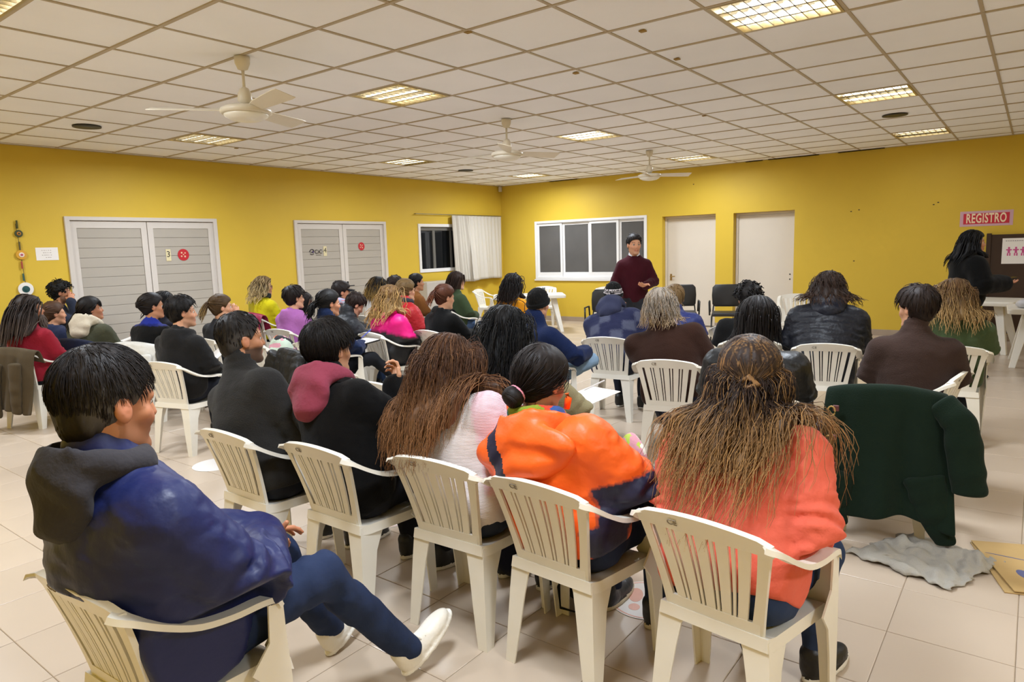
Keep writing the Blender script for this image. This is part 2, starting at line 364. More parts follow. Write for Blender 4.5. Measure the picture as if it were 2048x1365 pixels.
# far wall plain doors
for n, (y0, y1, z0, z1) in enumerate(RD):
    d = empty('door_%d' % (n+3), (XW+.16, (y0+y1)/2, 0)); tag(d, ('cream door with brass lever handle nearer the wide window' if n == 0 else 'cream door on the far wall without a lever handle, two dark lock holes'), kind='structure'); w = (y1-y0)/2
    MB().frame('x', -w, w, 0, z1, .045, .045, 0, .045, -.02, .03).build('door_frame', m_door, d, bevel=.003)
    box_obj('door_leaf', (0, -w+.048, .01), (.04, w-.048, z1-.048), m_door, d, bevel=.003)
    if n == 0:
        MB().tube([(-.002, w-.12, .98), (-.05, w-.12, .98), (-.052, w-.22, .985)], .01, 8).box((-.006, w-.14, .90), (0, w-.10, 1.03)).build('handle', m_metal, d)
    else:
        MB().lathe([(.001, 0), (.012, 0), (.012, .006), (.001, .006)], n=12).build('lock_hole', m_black, d).rotation_euler = (0, -math.pi/2, 0); d.children[-1].location = (0, -w+.1, 1.02)
        MB().lathe([(.001, 0), (.012, 0), (.012, .006), (.001, .006)], n=12).build('lock_hole', m_black, d).rotation_euler = (0, -math.pi/2, 0); d.children[-1].location = (0, -w+.1, .93)
# left window (night outside) and its curtain
wn = empty('window_1', (LW[0], YW, LW[2])); tag(wn, 'small dark night window beside the white curtain', kind='structure'); W_, H_ = LW[1]-LW[0], LW[3]-LW[2]
MB().frame('y', 0, W_, 0, H_, .06, .06, .07, .06, -.02, .1).build('window_frame', m_alum, wn, bevel=.004)
for k, (u0, u1) in enumerate(((.07, .46), (.52, 1.0), (1.04, W_-.07))): box_obj('pane', (u0, .055, .075), (u1, .062, H_-.13), m_glass_night, wn)
MB().box((.455, .03, .07), (.525, .075, H_-.136)).box((.995, .03, .07), (1.045, .075, H_-.136)).box((.06, .03, H_-.135), (W_-.06, .075, H_-.06)).build('sash', mat('grey_sash', '#6b6862', .5), wn, bevel=.003)
box_obj('window_backing', (-.05, .24, -.05), (W_+.05, .25, H_+.05), m_dark, wn)
m_curt = mat('white_curtain', '#c9c2b6', .8, .2, sheen=.3, bump=(250, .1, .002), trans=0.0)
def curtain(name, pts_fn, m, parent=None, nu=120, nv=24, th=.004):
    V, Fs = [], []
    for j in range(nv+1):
        for i in range(nu+1): V.append(pts_fn(i/nu, j/nv))
    for j in range(nv):
        for i in range(nu): a = j*(nu+1)+i; Fs.append((a, a+1, a+nu+2, a+nu+1))
    o = mesh_np(name, V, Fs, m, parent, True); md = o.modifiers.new('cloth', 'SOLIDIFY'); md.thickness = th; return o
def cur_a(u, v): return (10.98+.50*u+.10*v*u, YW-.07-.03*math.sin(u*34)*(.5+.5*v)-.02*math.sin(u*13+1)-.05*v, 2.37-1.40*v-.03*u*v)
def cur_b(u, v): return (11.50+1.17*u, YW-.09-.012*math.sin(u*60)*(1-.4*v)-.03*math.sin(u*17)*v-.10*v*(1-u), 2.37-(1.42-.03*math.sin(u*3))*v)
rt = empty('curtain', (0, 0, 0)); tag(rt, 'white fabric curtain hanging over the small dark window by the corner', 'curtain')
curtain('curtain_panel', cur_a, m_curt, rt); curtain('curtain_panel', cur_b, m_curt, rt)
rod = MB().tube([(9.94, YW-.06, 2.385), (12.72, YW-.06, 2.385)], .008, 8).tube([(9.96, YW-.06, 2.385), (9.96, YW, 2.385)], .008, 8).build('curtain_rod', m_steel); tag(rod, 'thin curtain rod over the small dark window', 'rod')
# wide far window, dark cloth behind the panes
wn = empty('window_2', (XW, RW[0], RW[2])); tag(wn, 'wide white sliding window of four panes with grey cloth behind', kind='structure'); W_, H_ = RW[1]-RW[0], RW[3]-RW[2]
MB().frame('x', 0, W_, 0, H_, .06, .06, .05, .05, -.015, .12).build('window_frame', m_alum, wn, bevel=.004)
m_mesh = mat('grey_insect_cloth', '#5a5754', .75, .3, vary=(1.5, .12), bump=(160, .2, .003))
edges = [0.05, .66, 1.36, 2.06, W_-.05]
for k in range(4):
    u0, u1 = edges[k], edges[k+1]; xo = .02 if k % 2 else .055
    MB().frame('x', u0, u1, .05, H_-.05, .05, .05, .10, .06, xo, xo+.035).build('sash', m_alum, wn, bevel=.003)
    box_obj('pane', (xo+.015, u0+.045, .14), (xo+.02, u1-.045, H_-.10), m_mesh, wn)
def dark_c(u, v): return (XW+.15+.02*math.sin(u*70), RW[0]+.02+u*(W_-.04), RW[2]+.03+(H_-.06)*v)
curtain('window_cloth', dark_c, mat('dark_cloth', '#4a4744', .9), wn, 160, 4)
sl = box_obj('trim_1', (XW-.03, RW[0]-.02, RW[2]-.035), (XW+.1, RW[1]+.02, RW[2]-.003), m_alum); tag(sl, 'white sill ledge under the wide window', kind='structure')
# signs on the doors and walls
m_paper = mat('white_paper', '#e9e4de', .8, .2); m_red = mat('red_print', '#b8242c', .5); m_redp = mat('red_sign_paper', '#c3283a', .6); m_pinkp = mat('pink_paper_border', '#cba3b0', .7)
m_ink = mat('black_ink', '#26221f', .7); m_cream = mat('cream_lettering', '#f0d8b8', .6); m_tape = mat('beige_label', '#d8cba0', .6); m_purp = mat('purple_ink', '#4a2f7a', .6); m_pinkink = mat('pink_ink', '#c8508a', .6)
RXW = (math.pi/2, 0, 0)                    # text on the left wall (readable from inside the room)
def wall_text(txt, size, m, parent, x, z, y=-.004, space=1.0): return text_obj('lettering', txt, size, m, parent, (x, y, z), (math.pi/2, 0, 0), space=space)
def sticker(x, z, r, lab):
    o = empty('round_sticker', (x, YW+.006, z)); tag(o, lab, 'sticker', 'red round stickers on the double doors')
    MB().lathe([(.001, 0), (r, 0), (r, .003), (.001, .003)], n=28).build('disc', m_red, o).rotation_euler = (math.pi/2, 0, 0)
    b = MB()
    for (u, v, q) in ((-.3, .35, .22), (.3, .3, .18), (-.35, -.25, .2), (.25, -.3, .24), (.0, .05, .15)): b.lathe([(.001, 0), (q*r*.7, 0), (q*r*.7, .002), (.001, .002)], (u*r, v*r, .0031), n=10)
    b.build('emblem', mat('sticker_cream', '#dcb896', .6), o).rotation_euler = (math.pi/2, 0, 0)
sticker(5.17, 1.69, .085, 'red round sticker beside the number 3'); sticker(8.55, 1.76, .075, 'red round sticker on the right leaf of the second double door')
for x, ch, lab in ((4.95, '3', 'small beige label with the number 3'), (7.72, '4', 'small beige label with the number 4 beside the CIC sign')):
    o = empty('number_label', (x, YW+.006, 1.69)); tag(o, lab, 'label'); box_obj('label_card', (-.035, -.003, -.085), (.035, 0, .085), m_tape, o); wall_text(ch, .12, m_ink, o, 0, .01)
o = empty('cic_sign', (7.50, YW+.006, 1.68)); tag(o, 'CIC lettering with a round emblem on the second double door', 'sign')
b = MB()
for a0, a1 in ((20, 200), (215, 330)): b.tube([(-.06+.045*math.cos(math.radians(t)), -.003, .045*math.sin(math.radians(t))) for t in range(a0, a1, 15)], .006, 6)
b.tube([(-.06-.02, -.003, 0), (-.06+.02, -.003, -.015), (-.06+.03, -.003, .03)], .004, 6); b.build('emblem', m_ink, o); MB().lathe([(.001, 0), (.016, 0), (.016, .003), (.001, .003)], (-.035, .0, 0), n=12).build('emblem_dot', m_purp, o).rotation_euler = (math.pi/2, 0, 0)
wall_text('CiC', .10, m_ink, o, .075, 0); box_obj('underline', (.02, -.004, -.06), (.13, -.001, -.054), m_ink, o)
o = empty('paper_notice', (3.41, YW, 1.745)); tag(o, 'white paper notice with four handwritten lines on the yellow wall', 'notice')
box_obj('sheet', (-.125, -.004, -.08), (.125, -.001, .08), m_paper, o); b = MB()
for k, (l, q) in enumerate(((-.06, .05), (-.045, .035), (-.06, .06), (-.02, .05))):
    x = l
    while x < q: b.box((x, -.0055, .045-.03*k-.004), (x+random.uniform(.008, .02), -.004, .045-.03*k+.003)); x += .024
b.build('handwriting', mat('grey_ink', '#a59a92', .8), o)
# hanging garland of three discs
o = empty('wall_garland', (3.12, YW, 1.7)); tag(o, 'hanging garland of three colourful discs on a cord at the left wall', 'decoration')
MB().tube([(-.02, -.02, .42), (-.01, -.02, .25), (.0, -.02, -.05), (.01, -.02, -.35)], .003, 6).build('cord', mat('dark_cord', '#3a3328', .8), o)
for z, r_, c1, c2, c3 in ((.30, .045, '#3c4427', '#c07a26', '#3c4427'), (.04, .06, '#cf9a2c', '#e8d8c8', '#b05a70'), (-.385, .085, '#e6e2dc', '#1f4a4a', '#1f4a4a')):
    for q, (c, rr) in enumerate(((c1, r_), (c2, r_*.5), (c3, r_*.25))):
        MB().lathe([(.001, 0), (rr*.96, 0), (rr, .006), (rr*.96, .012), (.001, .014)], n=24).build('disc', mat('disc_'+c[1:], c, .6), o).rotation_euler = (math.pi/2, 0, 0); o.children[-1].location = (.005*(1-z), -.012-.006*q, z)
for z0, z1, c in ((.36, .46, '#4a4a20'), (.10, .20, '#5a5030'), (-.13, -.04, '#a04a3a'), (-.28, -.19, '#3a5a50')): box_obj('tassel', (-.012, -.028, z0), (.004, -.014, z1), mat('tassel'+c[1:], c, .8), o)
# registro banner, board, poster
o = empty('registro_banner', (XW, .635, 1.87)); tag(o, 'red paper banner reading REGISTRO on the yellow wall', 'banner')
box_obj('border', (-.003, -.335, -.115), (-.0005, .335, .115), m_pinkp, o); box_obj('red_field', (-.005, -.29, -.08), (-.003, .29, .08), m_redp, o)
text_obj('lettering', 'REGISTRO', .16, m_cream, o, (-.0065, 0, -.002), (math.pi/2, 0, -math.pi/2), space=1.08, bold=.0035).scale = (.66, 1.22, 1)
m_wood = mat('dark_brown_board', '#3c2a1c', .55, .3, vary=(3, .1))
o = empty('wooden_board', (XW, -.45, .0)); tag(o, 'dark brown wooden board leaning on the wall under the red banner', 'board'); box_obj('board_panel', (-.07, -1.0, .12), (-.02, 1.04, 1.62), m_wood, o, bevel=.006); box_obj('board_edge', (-.09, 1.0, .0), (-.01, 1.06, 1.64), m_wood, o, bevel=.005)
o = empty('poster', (XW-.072, .24, 1.37)); tag(o, 'white paper poster with pink figures on the dark board', 'poster')
box_obj('sheet', (-.003, -.17, -.19), (-.0005, .17, .19), m_paper, o); b = MB()
for k in range(3):
    y = .085-.085*k; b.box((-.005, y-.012, .03), (-.003, y+.012, .06)); b.box((-.005, y-.035, .01), (-.003, y+.035, .028)); b.box((-.005, y-.014, -.03), (-.003, y+.014, .012)); b.box((-.005, y-.022, -.07), (-.003, y-.006, -.03)); b.box((-.005, y+.006, -.07), (-.003, y+.022, -.03))
b.build('pink_figures', m_pinkink, o); b = MB()
for k in range(10): b.box((-.005, .13-.027*k, .145), (-.003, .13-.027*k-.018, .158))
b.build('printed_line', mat('grey_print', '#a39a98', .8), o)
# screw holes / dark spots on walls
b = MB()
for y, z in ((2.52, 2.08), (2.40, 2.10), (1.27, 2.15), (1.33, 2.12), (5.30, 2.75), (2.45, 1.25)): b.box((XW-.003, y-.012, z-.008), (XW, y+.012, z+.006))
b.build('wall_mark', m_ink, wf)
# stained ceiling chips
b = MB(); m_stain = mat('ceiling_stain', '#a08248', .9)
for px, py in ((934, 65), (1150, 147), (1352, 119), (1407, 232), (472, 297), (1283, 63)):
    p = at_z(px, py, CZ-.005); b.box((p[0]-.02, p[1]-.03, CZ-.009), (p[0]+.02, p[1]+.012, CZ-.001))
b.build('stain', m_stain, ceil)
# wall heaters
m_grey = mat('heater_grey', '#b9b2a8', .45, .4, vary=(3, .04)); m_lou = mat('heater_louvre', '#3d3b38', .5, .4)
o = empty('wall_heater', (2.55, YW-.1, 0)); tag(o, 'long white wall heater with a dark grille at the left edge', 'heater')
MB().box((-.75, -.12, .20), (.37, .08, .62)).build('heater_body', m_white, o, bevel=.01)
g_ = MB().box((-.75, -.11, .62), (.37, .08, .83)).build('grille_box', m_lou, o, bevel=.006)
for k in range(7): box_obj('slat', (-.74, -.118, .64+.026*k), (.36, -.108, .652+.026*k), mat('slat_grey', '#55524e', .5), g_)
MB().box((-.75, -.08, .0), (.37, .08, .19)).build('plinth', m_base, o)
o = empty('air_heater', (10.35, YW-.20, 0)); tag(o, 'grey floor heater with black grille under the small dark window', 'heater')
MB().box((-.55, -.22, .06), (.45, .14, 1.02)).build('heater_body', m_grey, o, bevel=.012)
g_ = MB().box((-.20, -.228, .45), (.40, -.215, .97)).build('grille_panel', m_lou, o)
for k in range(12): box_obj('slat', (-.19, -.236, .47+.041*k), (.39, -.226, .485+.041*k), mat('slat_dark', '#2c2a28', .45), g_)

# ------------------------------------------------------------------ white plastic armchairs
m_chair = mat('white_plastic', '#e4dfd3', .33, .45, vary=(5, .03), bump=(60, .04, .002), objvar=.02)
m_cletter = mat('chair_lettering', '#8d857a', .7)
def bx(z, y=0.0):      # the curved back plane: x of the backrest at height z and side y
    t = (z-.43)/.37; return -.165-.085*t-.03*t*t+.55*y*y*max(t, 0)**.5*.5
def build_chair(name='plastic_chair'):
    r = empty(name)
    # seat: a dished plate with a rolled front lip and skirt
    nx, ny = 9, 9; V, Fs = [], []
    def seat_pt(u, v, dz):
        x = -.175+.40*u; w = .185+.045*u; y = (v*2-1)*w
        z = .428-.018*(1-(2*v-1)**2)*math.sin(min(u*1.2, 1)*math.pi*.9)+(.01 if u < .05 else 0)
        if u > .86: z -= .03*((u-.86)/.14)**2
        return (x, y, z+dz)
    for dz in (0, -.008):
        for i in range(nx):
            for j in range(ny): V.append(seat_pt(i/(nx-1), j/(ny-1), dz))
    q = nx*ny
    for i in range(nx-1):
        for j in range(ny-1):
            a = i*ny+j; Fs.append((a, a+ny, a+ny+1, a+1)); Fs.append((q+a, q+a+1, q+a+ny+1, q+a+ny))
    rim = [i*ny for i in range(nx)]+[(nx-1)*ny+j for j in range(1, ny)]+[i*ny+ny-1 for i in range(nx-2, -1, -1)]+[j for j in range(ny-2, 0, -1)]
    n0 = len(V)
    for k in rim: V.append((V[k][0]*1.03, V[k][1]*1.02, V[k][2]-.042))
    for k in range(len(rim)):
        k2 = (k+1) % len(rim); Fs.append((rim[k], rim[k2], n0+k2, n0+k)); Fs.append((q+rim[k2], q+rim[k], n0+k, n0+k2))
    MB().add(V, Fs).build('seat', m_chair, r, smooth=True, auto=40)
    # back frame: top rail and two uprights in one moulding
    b = MB(); th = .012; rings = []
    for k in range(13):
        y = -.225+.45*k/12; zt = .802-.55*y*y-(.010 if abs(y) > .2 else 0); zb = .738-.15*y*y
        rings.append([(bx(zt, y)-.004, y, zt), (bx(zt, y)+th+.006, y, zt+.004), (bx(zb, y)+th, y, zb), (bx(zb, y), y, zb)])
    b.loft(rings)
    for sgn in (-1, 1):
        rings = []
        for k in range(9):
            t = k/8; z = .40+.37*t; yo = .165+.062*t**1.3; w = .040-.008*math.sin(t*math.pi)
            rings.append([(bx(z, yo), sgn*yo, z), (bx(z, yo)+th+.004, sgn*yo, z), (bx(z, yo-w)+th, sgn*(yo-w), z), (bx(z, yo-w), sgn*(yo-w), z)])
        b.loft(rings)
    rings = []
    for k in range(7):
        y = -.16+.32*k/6; rings.append([(bx(.475, y), y, .475), (bx(.475, y)+th, y, .475), (bx(.40, y)+th+.01, y, .40), (bx(.40, y)-.006, y, .40)])
    b.loft(rings); b.build('back_frame', m_chair, r, smooth=True, auto=45)
    # slats
    for k in range(5):
        for wd, off in ((.0155, 0.0), (.0045, .5)):
            if off and k == 4: continue
            c0 = (k-2+off)*.052; rings = []
            for j in range(5):
                t = j/4; z = .465+.285*t; c = c0*(1+.38*t); w = wd*(1+.30*t)
                rings.append([(bx(z, c)+.002, c-w, z), (bx(z, c)+.010, c-w, z), (bx(z, c)+.010, c+w, z), (bx(z, c)+.002, c+w, z)])
            MB().loft(rings).build('slat', m_chair, r, smooth=False)
    # arms and legs
    for sgn in (1, -1):
        path = [(-.262, .205, .772, .028), (-.235, .232, .755, .028), (-.17, .246, .712, .025), (-.08, .253, .668, .024), (.02, .255, .648, .024), (.11, .255, .643, .025), (.165, .253, .630, .024), (.185, .252, .60, .022)]
        kk = np.linspace(0, len(path)-1, 26); pp = np.array(path); t_ = np.arange(len(path))
        def cr(c):
            ext = np.concatenate([[2*c[0]-c[1]], c, [2*c[-1]-c[-2]]]); out = []
            for q in kk:
                i = min(int(q), len(c)-2); f = q-i; p0, p1, p2, p3 = ext[i:i+4]; out.append(.5*((2*p1)+(-p0+p2)*f+(2*p0-5*p1+4*p2-p3)*f*f+(-p0+3*p1-3*p2+p3)*f**3))
            return out
        path = list(zip(*[cr(pp[:, k]) for k in range(4)])); rings = []
        for i, (x, y, z, w) in enumerate(path):
            a = path[max(i-1, 0)]; c = path[min(i+1, len(path)-1)]; t = Vector((c[0]-a[0], c[1]-a[1], c[2]-a[2])).normalized()
            sd = Vector((-t.y, t.x, 0)).normalized(); up = t.cross(sd) if sd.length else Vector((0, 0, 1))
            up = -up if up.z < 0 and i < 20 else up
            P = Vector((x, y, z)); fl = [P-sd*w-up*.012, P-sd*w*.8+up*.004, P+sd*w*.8+up*.004, P+sd*w-up*.012, P+sd*w*.7-up*.004, P-sd*w*.7-up*.004]
            rings.append([(p.x, sgn*p.y, p.z) for p in fl])
        MB().loft(rings).build('armrest', m_chair, r, smooth=True, auto=62)
        def L_leg(levels, t=.0065):
            # levels: (corner x, corner y, z, flange along -x dir, flange along y dir) ; corner points outward
            rings = []
            for cx, cy_, z, fx, fy in levels:
                sx = 1 if cx < 0 else -1
                rings.append([(cx, sgn*cy_, z), (cx+sx*fx, sgn*cy_, z), (cx+sx*fx, sgn*(cy_-t), z), (cx+sx*t, sgn*(cy_-t), z), (cx+sx*t, sgn*(cy_-fy), z), (cx, sgn*(cy_-fy), z)])
            return MB().loft(rings).build('leg', m_chair, r, smooth=False)
        L_leg([(.19, .262, .615, .05, .05), (.195, .261, .50, .06, .06), (.20, .260, .43, .13, .11), (.205, .259, .37, .085, .075), (.212, .257, .25, .065, .06), (.222, .254, 0, .045, .042)])
        L_leg([(-.172, .188, .425, .17, .10), (-.176, .192, .38, .125, .085), (-.183, .197, .30, .09, .075), (-.193, .206, .15, .07, .062), (-.203, .214, .0, .05, .045)])
    return r
chair0 = build_chair()
rail_txt = text_obj('lettering', 'CE', .030, m_cletter, chair0, (bx(.768, .085)-.0065, .085, .768), (math.pi/2+.40, 0, -math.pi/2), depth=.0012)
_used = [False]
def chair(x, y, face, label, letters=True, group='white plastic armchairs of the audience'):
    if not _used[0]: c = chair0; _used[0] = True
    else: c = copy_tree(chair0)
    c.location = (x, y, 0); c.rotation_euler = (0, 0, math.radians(face)); tag(c, label, 'chair', group); return c

# ------------------------------------------------------------------ white plastic tables
def build_table(lx, ly, label):
    r = empty('plastic_table'); tag(r, label, 'table'); b = MB()
    def rr(sx, sy, z, rad=.06):
        P = []
        for cx, cy_, a0 in ((sx-rad, sy-rad, 0), (-sx+rad, sy-rad, 90), (-sx+rad, -sy+rad, 180), (sx-rad, -sy+rad, 270)):
            for k in range(5): a = math.radians(a0+22.5*k); P.append((cx+rad*math.cos(a), cy_+rad*math.sin(a), z))
        return P
    b.loft([rr(lx-.01, ly-.01, .66), rr(lx, ly, .665), rr(lx+.004, ly+.004, .705), rr(lx-.006, ly-.006, .72), rr(lx-.02, ly-.02, .722)]); b.build('tabletop', m_chair, r, smooth=True, auto=40)
    for sx in (-1, 1):
        for sy in (-1, 1):
            rings = []
            for t in (0, .3, .6, 1):
                x = sx*(lx-.22+.14*t); y = sy*(.10+(ly-.18)*t); z = .665*(1-t); w = .055-.022*t
                rings.append([(x-w, y-w*1.1, z), (x+w, y-w*1.1, z), (x+w, y+w*1.1, z), (x-w, y+w*1.1, z)])
            MB().loft(rings).build('leg', m_chair, r, bevel=.006)
    return r
# ------------------------------------------------------------------ black visitor chairs
m_vinyl = mat('black_vinyl', '#1d1b1a', .4, .45, bump=(40, .06, .002)); m_blackmetal = mat('black_metal', '#171615', .35, .5)
def office_chair(x, y, face, label):
    r = empty('visitor_chair', (x, y, 0), math.radians(face)); tag(r, label, 'chair', 'black padded visitor chairs')
    MB().box((-.21, -.23, .43), (.23, .23, .49)).build('seat', m_vinyl, r, bevel=.025)
    b = MB(); rings = []
    for z, w in ((.56, .19), (.60, .225), (.75, .235), (.88, .225), (.93, .18)): rings.append([(-.23-.10*(z-.5), -w, z), (-.19-.10*(z-.5), -w, z), (-.18-.10*(z-.5), 0, z), (-.19-.10*(z-.5), w, z), (-.23-.10*(z-.5), w, z), (-.25-.10*(z-.5), 0, z)])
    b.loft(rings).build('backrest', m_vinyl, r, bevel=.012, smooth=True)
    for s in (-1, 1):
        MB().tube([(-.24, s*.20, .62), (-.22, s*.22, .45), (.18, s*.23, .42), (.23, s*.24, .0)], .012, 8).build('frame', m_blackmetal, r, smooth=True)
        MB().tube([(-.18, s*.23, .42), (-.27, s*.25, .0)], .012, 8).build('leg', m_blackmetal, r, smooth=True)
        MB().tube([(-.2, s*.26, .47), (-.18, s*.27, .66), (.16, s*.27, .665), (.2, s*.26, .45)], .014, 8).build('armrest', m_blackmetal, r, smooth=True)
    return r

# ------------------------------------------------------------------ people: implicit surfaces meshed with surface nets
F32 = np.float32
def V3(*a): return np.array(a, float)
def smin(a, b, k): 
    h = np.clip(.5+.5*(b-a)/k, 0, 1); return b+(a-b)*h-k*h*(1-h)
def smax(a, b, k): return -smin(-a, -b, k)
def cone(P, a, b, r1, r2=None):
    r2 = r1 if r2 is None else r2; a = np.asarray(a, F32); b = np.asarray(b, F32); ab = b-a
    h = np.clip(((P-a) @ ab)/max(float(ab @ ab), 1e-9), 0, 1); return np.linalg.norm(P-a-h[:, None]*ab, axis=1)-(r1+(r2-r1)*h)
def along(P, a, b):
    a = np.asarray(a, F32); ab = np.asarray(b, F32)-a; return ((P-a) @ ab)/max(float(ab @ ab), 1e-9)
def ell(P, c, r):
    q = P-np.asarray(c, F32); r = np.asarray(r, F32); k0 = np.linalg.norm(q/r, axis=1); k1 = np.linalg.norm(q/(r*r), axis=1)+1e-6
    return k0*(k0-1)/k1
def hash3(i): 
    n = (i[..., 0]*374761393+i[..., 1]*668265263+i[..., 2]*1440662683).astype(np.int64); n = (n ^ (n >> 13))*1274126177; n = n ^ (n >> 16)
    return (n & 0xffff).astype(F32)/65535*2-1
def noise(P, f, seed=0):
    q = P*f+seed*17.31; i = np.floor(q).astype(np.int64); t = (q-i).astype(F32); t = t*t*(3-2*t); out = 0
    for dx in (0, 1):
        for dy in (0, 1):
            for dz in (0, 1):
                w = (t[:, 0] if dx else 1-t[:, 0])*(t[:, 1] if dy else 1-t[:, 1])*(t[:, 2] if dz else 1-t[:, 2])
                out = out+w*hash3(i+np.array((dx, dy, dz)))
    return out
_CORN = [(0,0,0),(1,0,0),(0,1,0),(1,1,0),(0,0,1),(1,0,1),(0,1,1),(1,1,1)]
_EDG = [(a, b) for a in range(8) for b in range(a+1, 8) if sum(abs(_CORN[a][k]-_CORN[b][k]) for k in range(3)) == 1]
def isosurf(fn, lo, hi, v):
    lo = np.asarray(lo, F32); hi = np.asarray(hi, F32); B = 4
    nb = np.ceil((hi-lo)/(v*B)).astype(int)+1; n = nb*B
    gc = np.stack(np.meshgrid(*[np.arange(k) for k in nb], indexing='ij'), -1).reshape(-1, 3)
    dc = fn((lo+(gc*B+(B-1)/2)*v).astype(F32)); act = np.abs(dc) < v*B*1.0+.022
    D = np.repeat(np.repeat(np.repeat(np.where(dc < 0, -1., 1.).reshape(nb).astype(F32), B, 0), B, 1), B, 2)
    off = np.stack(np.meshgrid(*[np.arange(B)]*3, indexing='ij'), -1).reshape(-1, 3)
    I = (gc[act][:, None, :]*B+off[None]).reshape(-1, 3)
    for s in range(0, len(I), 400000):
        J = I[s:s+400000]; D[J[:, 0], J[:, 1], J[:, 2]] = fn((lo+J*v).astype(F32))
    D[0] = D[-1] = 1; D[:, 0] = D[:, -1] = 1; D[:, :, 0] = D[:, :, -1] = 1
    neg = D < 0; nx, ny, nz = D.shape
    cnt = sum(neg[dx:nx-1+dx, dy:ny-1+dy, dz:nz-1+dz].astype(np.int8) for dx, dy, dz in _CORN)
    C = np.argwhere((cnt > 0) & (cnt < 8)); idx = np.full((nx-1, ny-1, nz-1), -1, np.int32); idx[C[:, 0], C[:, 1], C[:, 2]] = np.arange(len(C))
    vals = [D[C[:, 0]+dx, C[:, 1]+dy, C[:, 2]+dz] for dx, dy, dz in _CORN]; acc = np.zeros((len(C), 3), F32); num = np.zeros(len(C), F32)
    for a, b in _EDG:
        m = (vals[a] < 0) != (vals[b] < 0); t = np.where(m, vals[a]/np.where(m, vals[a]-vals[b], 1), 0)[:, None]
        acc += np.where(m[:, None], np.array(_CORN[a], F32)+(np.array(_CORN[b], F32)-np.array(_CORN[a], F32))*t, 0); num += m
    V = lo+(C+acc/np.maximum(num, 1)[:, None])*v; Q = []
    for ax in range(3):
        sl0 = [slice(1, -1)]*3; sl1 = [slice(1, -1)]*3; sl0[ax] = slice(0, -1); sl1[ax] = slice(1, None)
        a, b = neg[tuple(sl0)], neg[tuple(sl1)]; E_ = np.argwhere(a != b); base = E_+1; base[:, ax] -= 1
        u, w = (ax+1) % 3, (ax+2) % 3; du = np.zeros(3, int); du[u] = 1; dw = np.zeros(3, int); dw[w] = 1
        q = np.stack([idx[tuple((base-o).T)] for o in (du+dw, dw, 0*du, du)], 1)
        fl = ~a[tuple(E_.T)]; q[fl] = q[fl][:, ::-1]; Q.append(q)
    return V, np.concatenate(Q)
def bounds(pts, pad):
    pts = np.asarray(pts, float); return pts.min(0)-pad, pts.max(0)+pad
def unit(a): a = np.asarray(a, float); return a/(np.linalg.norm(a)+1e-9)

def strands_mesh(paths, w, cols, n=3, taper=.35):
    """paths (N,K,3), w (N,), cols (N,K,3) -> verts, quads, vertex colours"""
    N, K, _ = paths.shape; T = np.zeros_like(paths); T[:, 1:-1] = paths[:, 2:]-paths[:, :-2]; T[:, 0] = paths[:, 1]-paths[:, 0]; T[:, -1] = paths[:, -1]-paths[:, -2]
    T /= np.linalg.norm(T, axis=2, keepdims=True)+1e-9
    A = np.cross(T, np.array((.31, .53, .12))); A /= np.linalg.norm(A, axis=2, keepdims=True)+1e-9; Bv = np.cross(T, A)
    prof = np.interp(np.linspace(0, 1, K), (0, .15, .7, 1), (.8, 1, .85, taper))
    V = np.stack([paths+(A*math.cos(2*math.pi*k/n)+Bv*math.sin(2*math.pi*k/n))*(w[:, None]*prof)[..., None] for k in range(n)], 2)  # N,K,n,3
    Cc = np.repeat(cols[:, :, None, :], n, 2)
    i = np.arange(N)[:, None, None]*K*n; j = np.arange(K-1)[None, :, None]*n; k = np.arange(n)[None, None, :]; k2 = (k+1) % n
    Q = np.stack([i+j+k, i+j+k2, i+j+n+k2, i+j+n+k], -1).reshape(-1, 4)
    return V.reshape(-1, 3), Q, Cc.reshape(-1, 3)

HAIR_M = mat('hair', '#2a1d14', .58, .26, attr='col', bump=(140, .3, .002))
SKIN_M = mat('skin', '#c48f70', .5, .35, attr='col', sss=.08)
EYE_M = mat('eye_white', '#dcd6d0', .2, .5); IRIS_M = mat('iris', '#2a1a10', .2, .5)
CLOTH = {}
def cloth(col, kind='cotton', patch=False):
    key = 'patch'+kind if patch else col+kind
    at = 'col' if patch else None
    if key not in CLOTH:
        nm = 'cloth_%s_%s' % (kind, 'patched' if patch else col.lstrip('#'))
        if kind == 'cotton': m = mat(nm, col, attr=at, rough=.85, spec=.15, bump=(35, .35, .012), sheen=.06, vary=(7, .06))
        elif kind == 'fleece': m = mat(nm, col, attr=at, rough=.95, spec=.08, bump=(140, .5, .006), sheen=.06, vary=(10, .08))
        elif kind == 'wool': m = mat(nm, col, attr=at, rough=.92, spec=.1, bump=(160, .4, .005), sheen=.06, vary=(16, .06))
        elif kind == 'shell': m = mat(nm, col, attr=at, rough=.46, spec=.36, bump=(22, .32, .010), vary=(5, .05))
        elif kind == 'puffer': m = mat(nm, col, attr=at, rough=.50, spec=.30, bump=(28, .55, .012), vary=(5, .05))
        elif kind == 'leather': m = mat(nm, col, attr=at, rough=.44, spec=.40, bump=(18, .6, .012), vary=(9, .06))
        elif kind == 'denim': m = mat(nm, col, attr=at, rough=.85, spec=.15, bump=(24, .35, .01), vary=(8, .16))
        elif kind == 'knit': m = mat(nm, col, attr=at, rough=.9, spec=.1, bump=(30, .2, .01), sheen=.06, weave=(62, .45, 'Z'))
        else: m = mat(nm, col, .6, .3)
        CLOTH[key] = m
    return CLOTH[key]

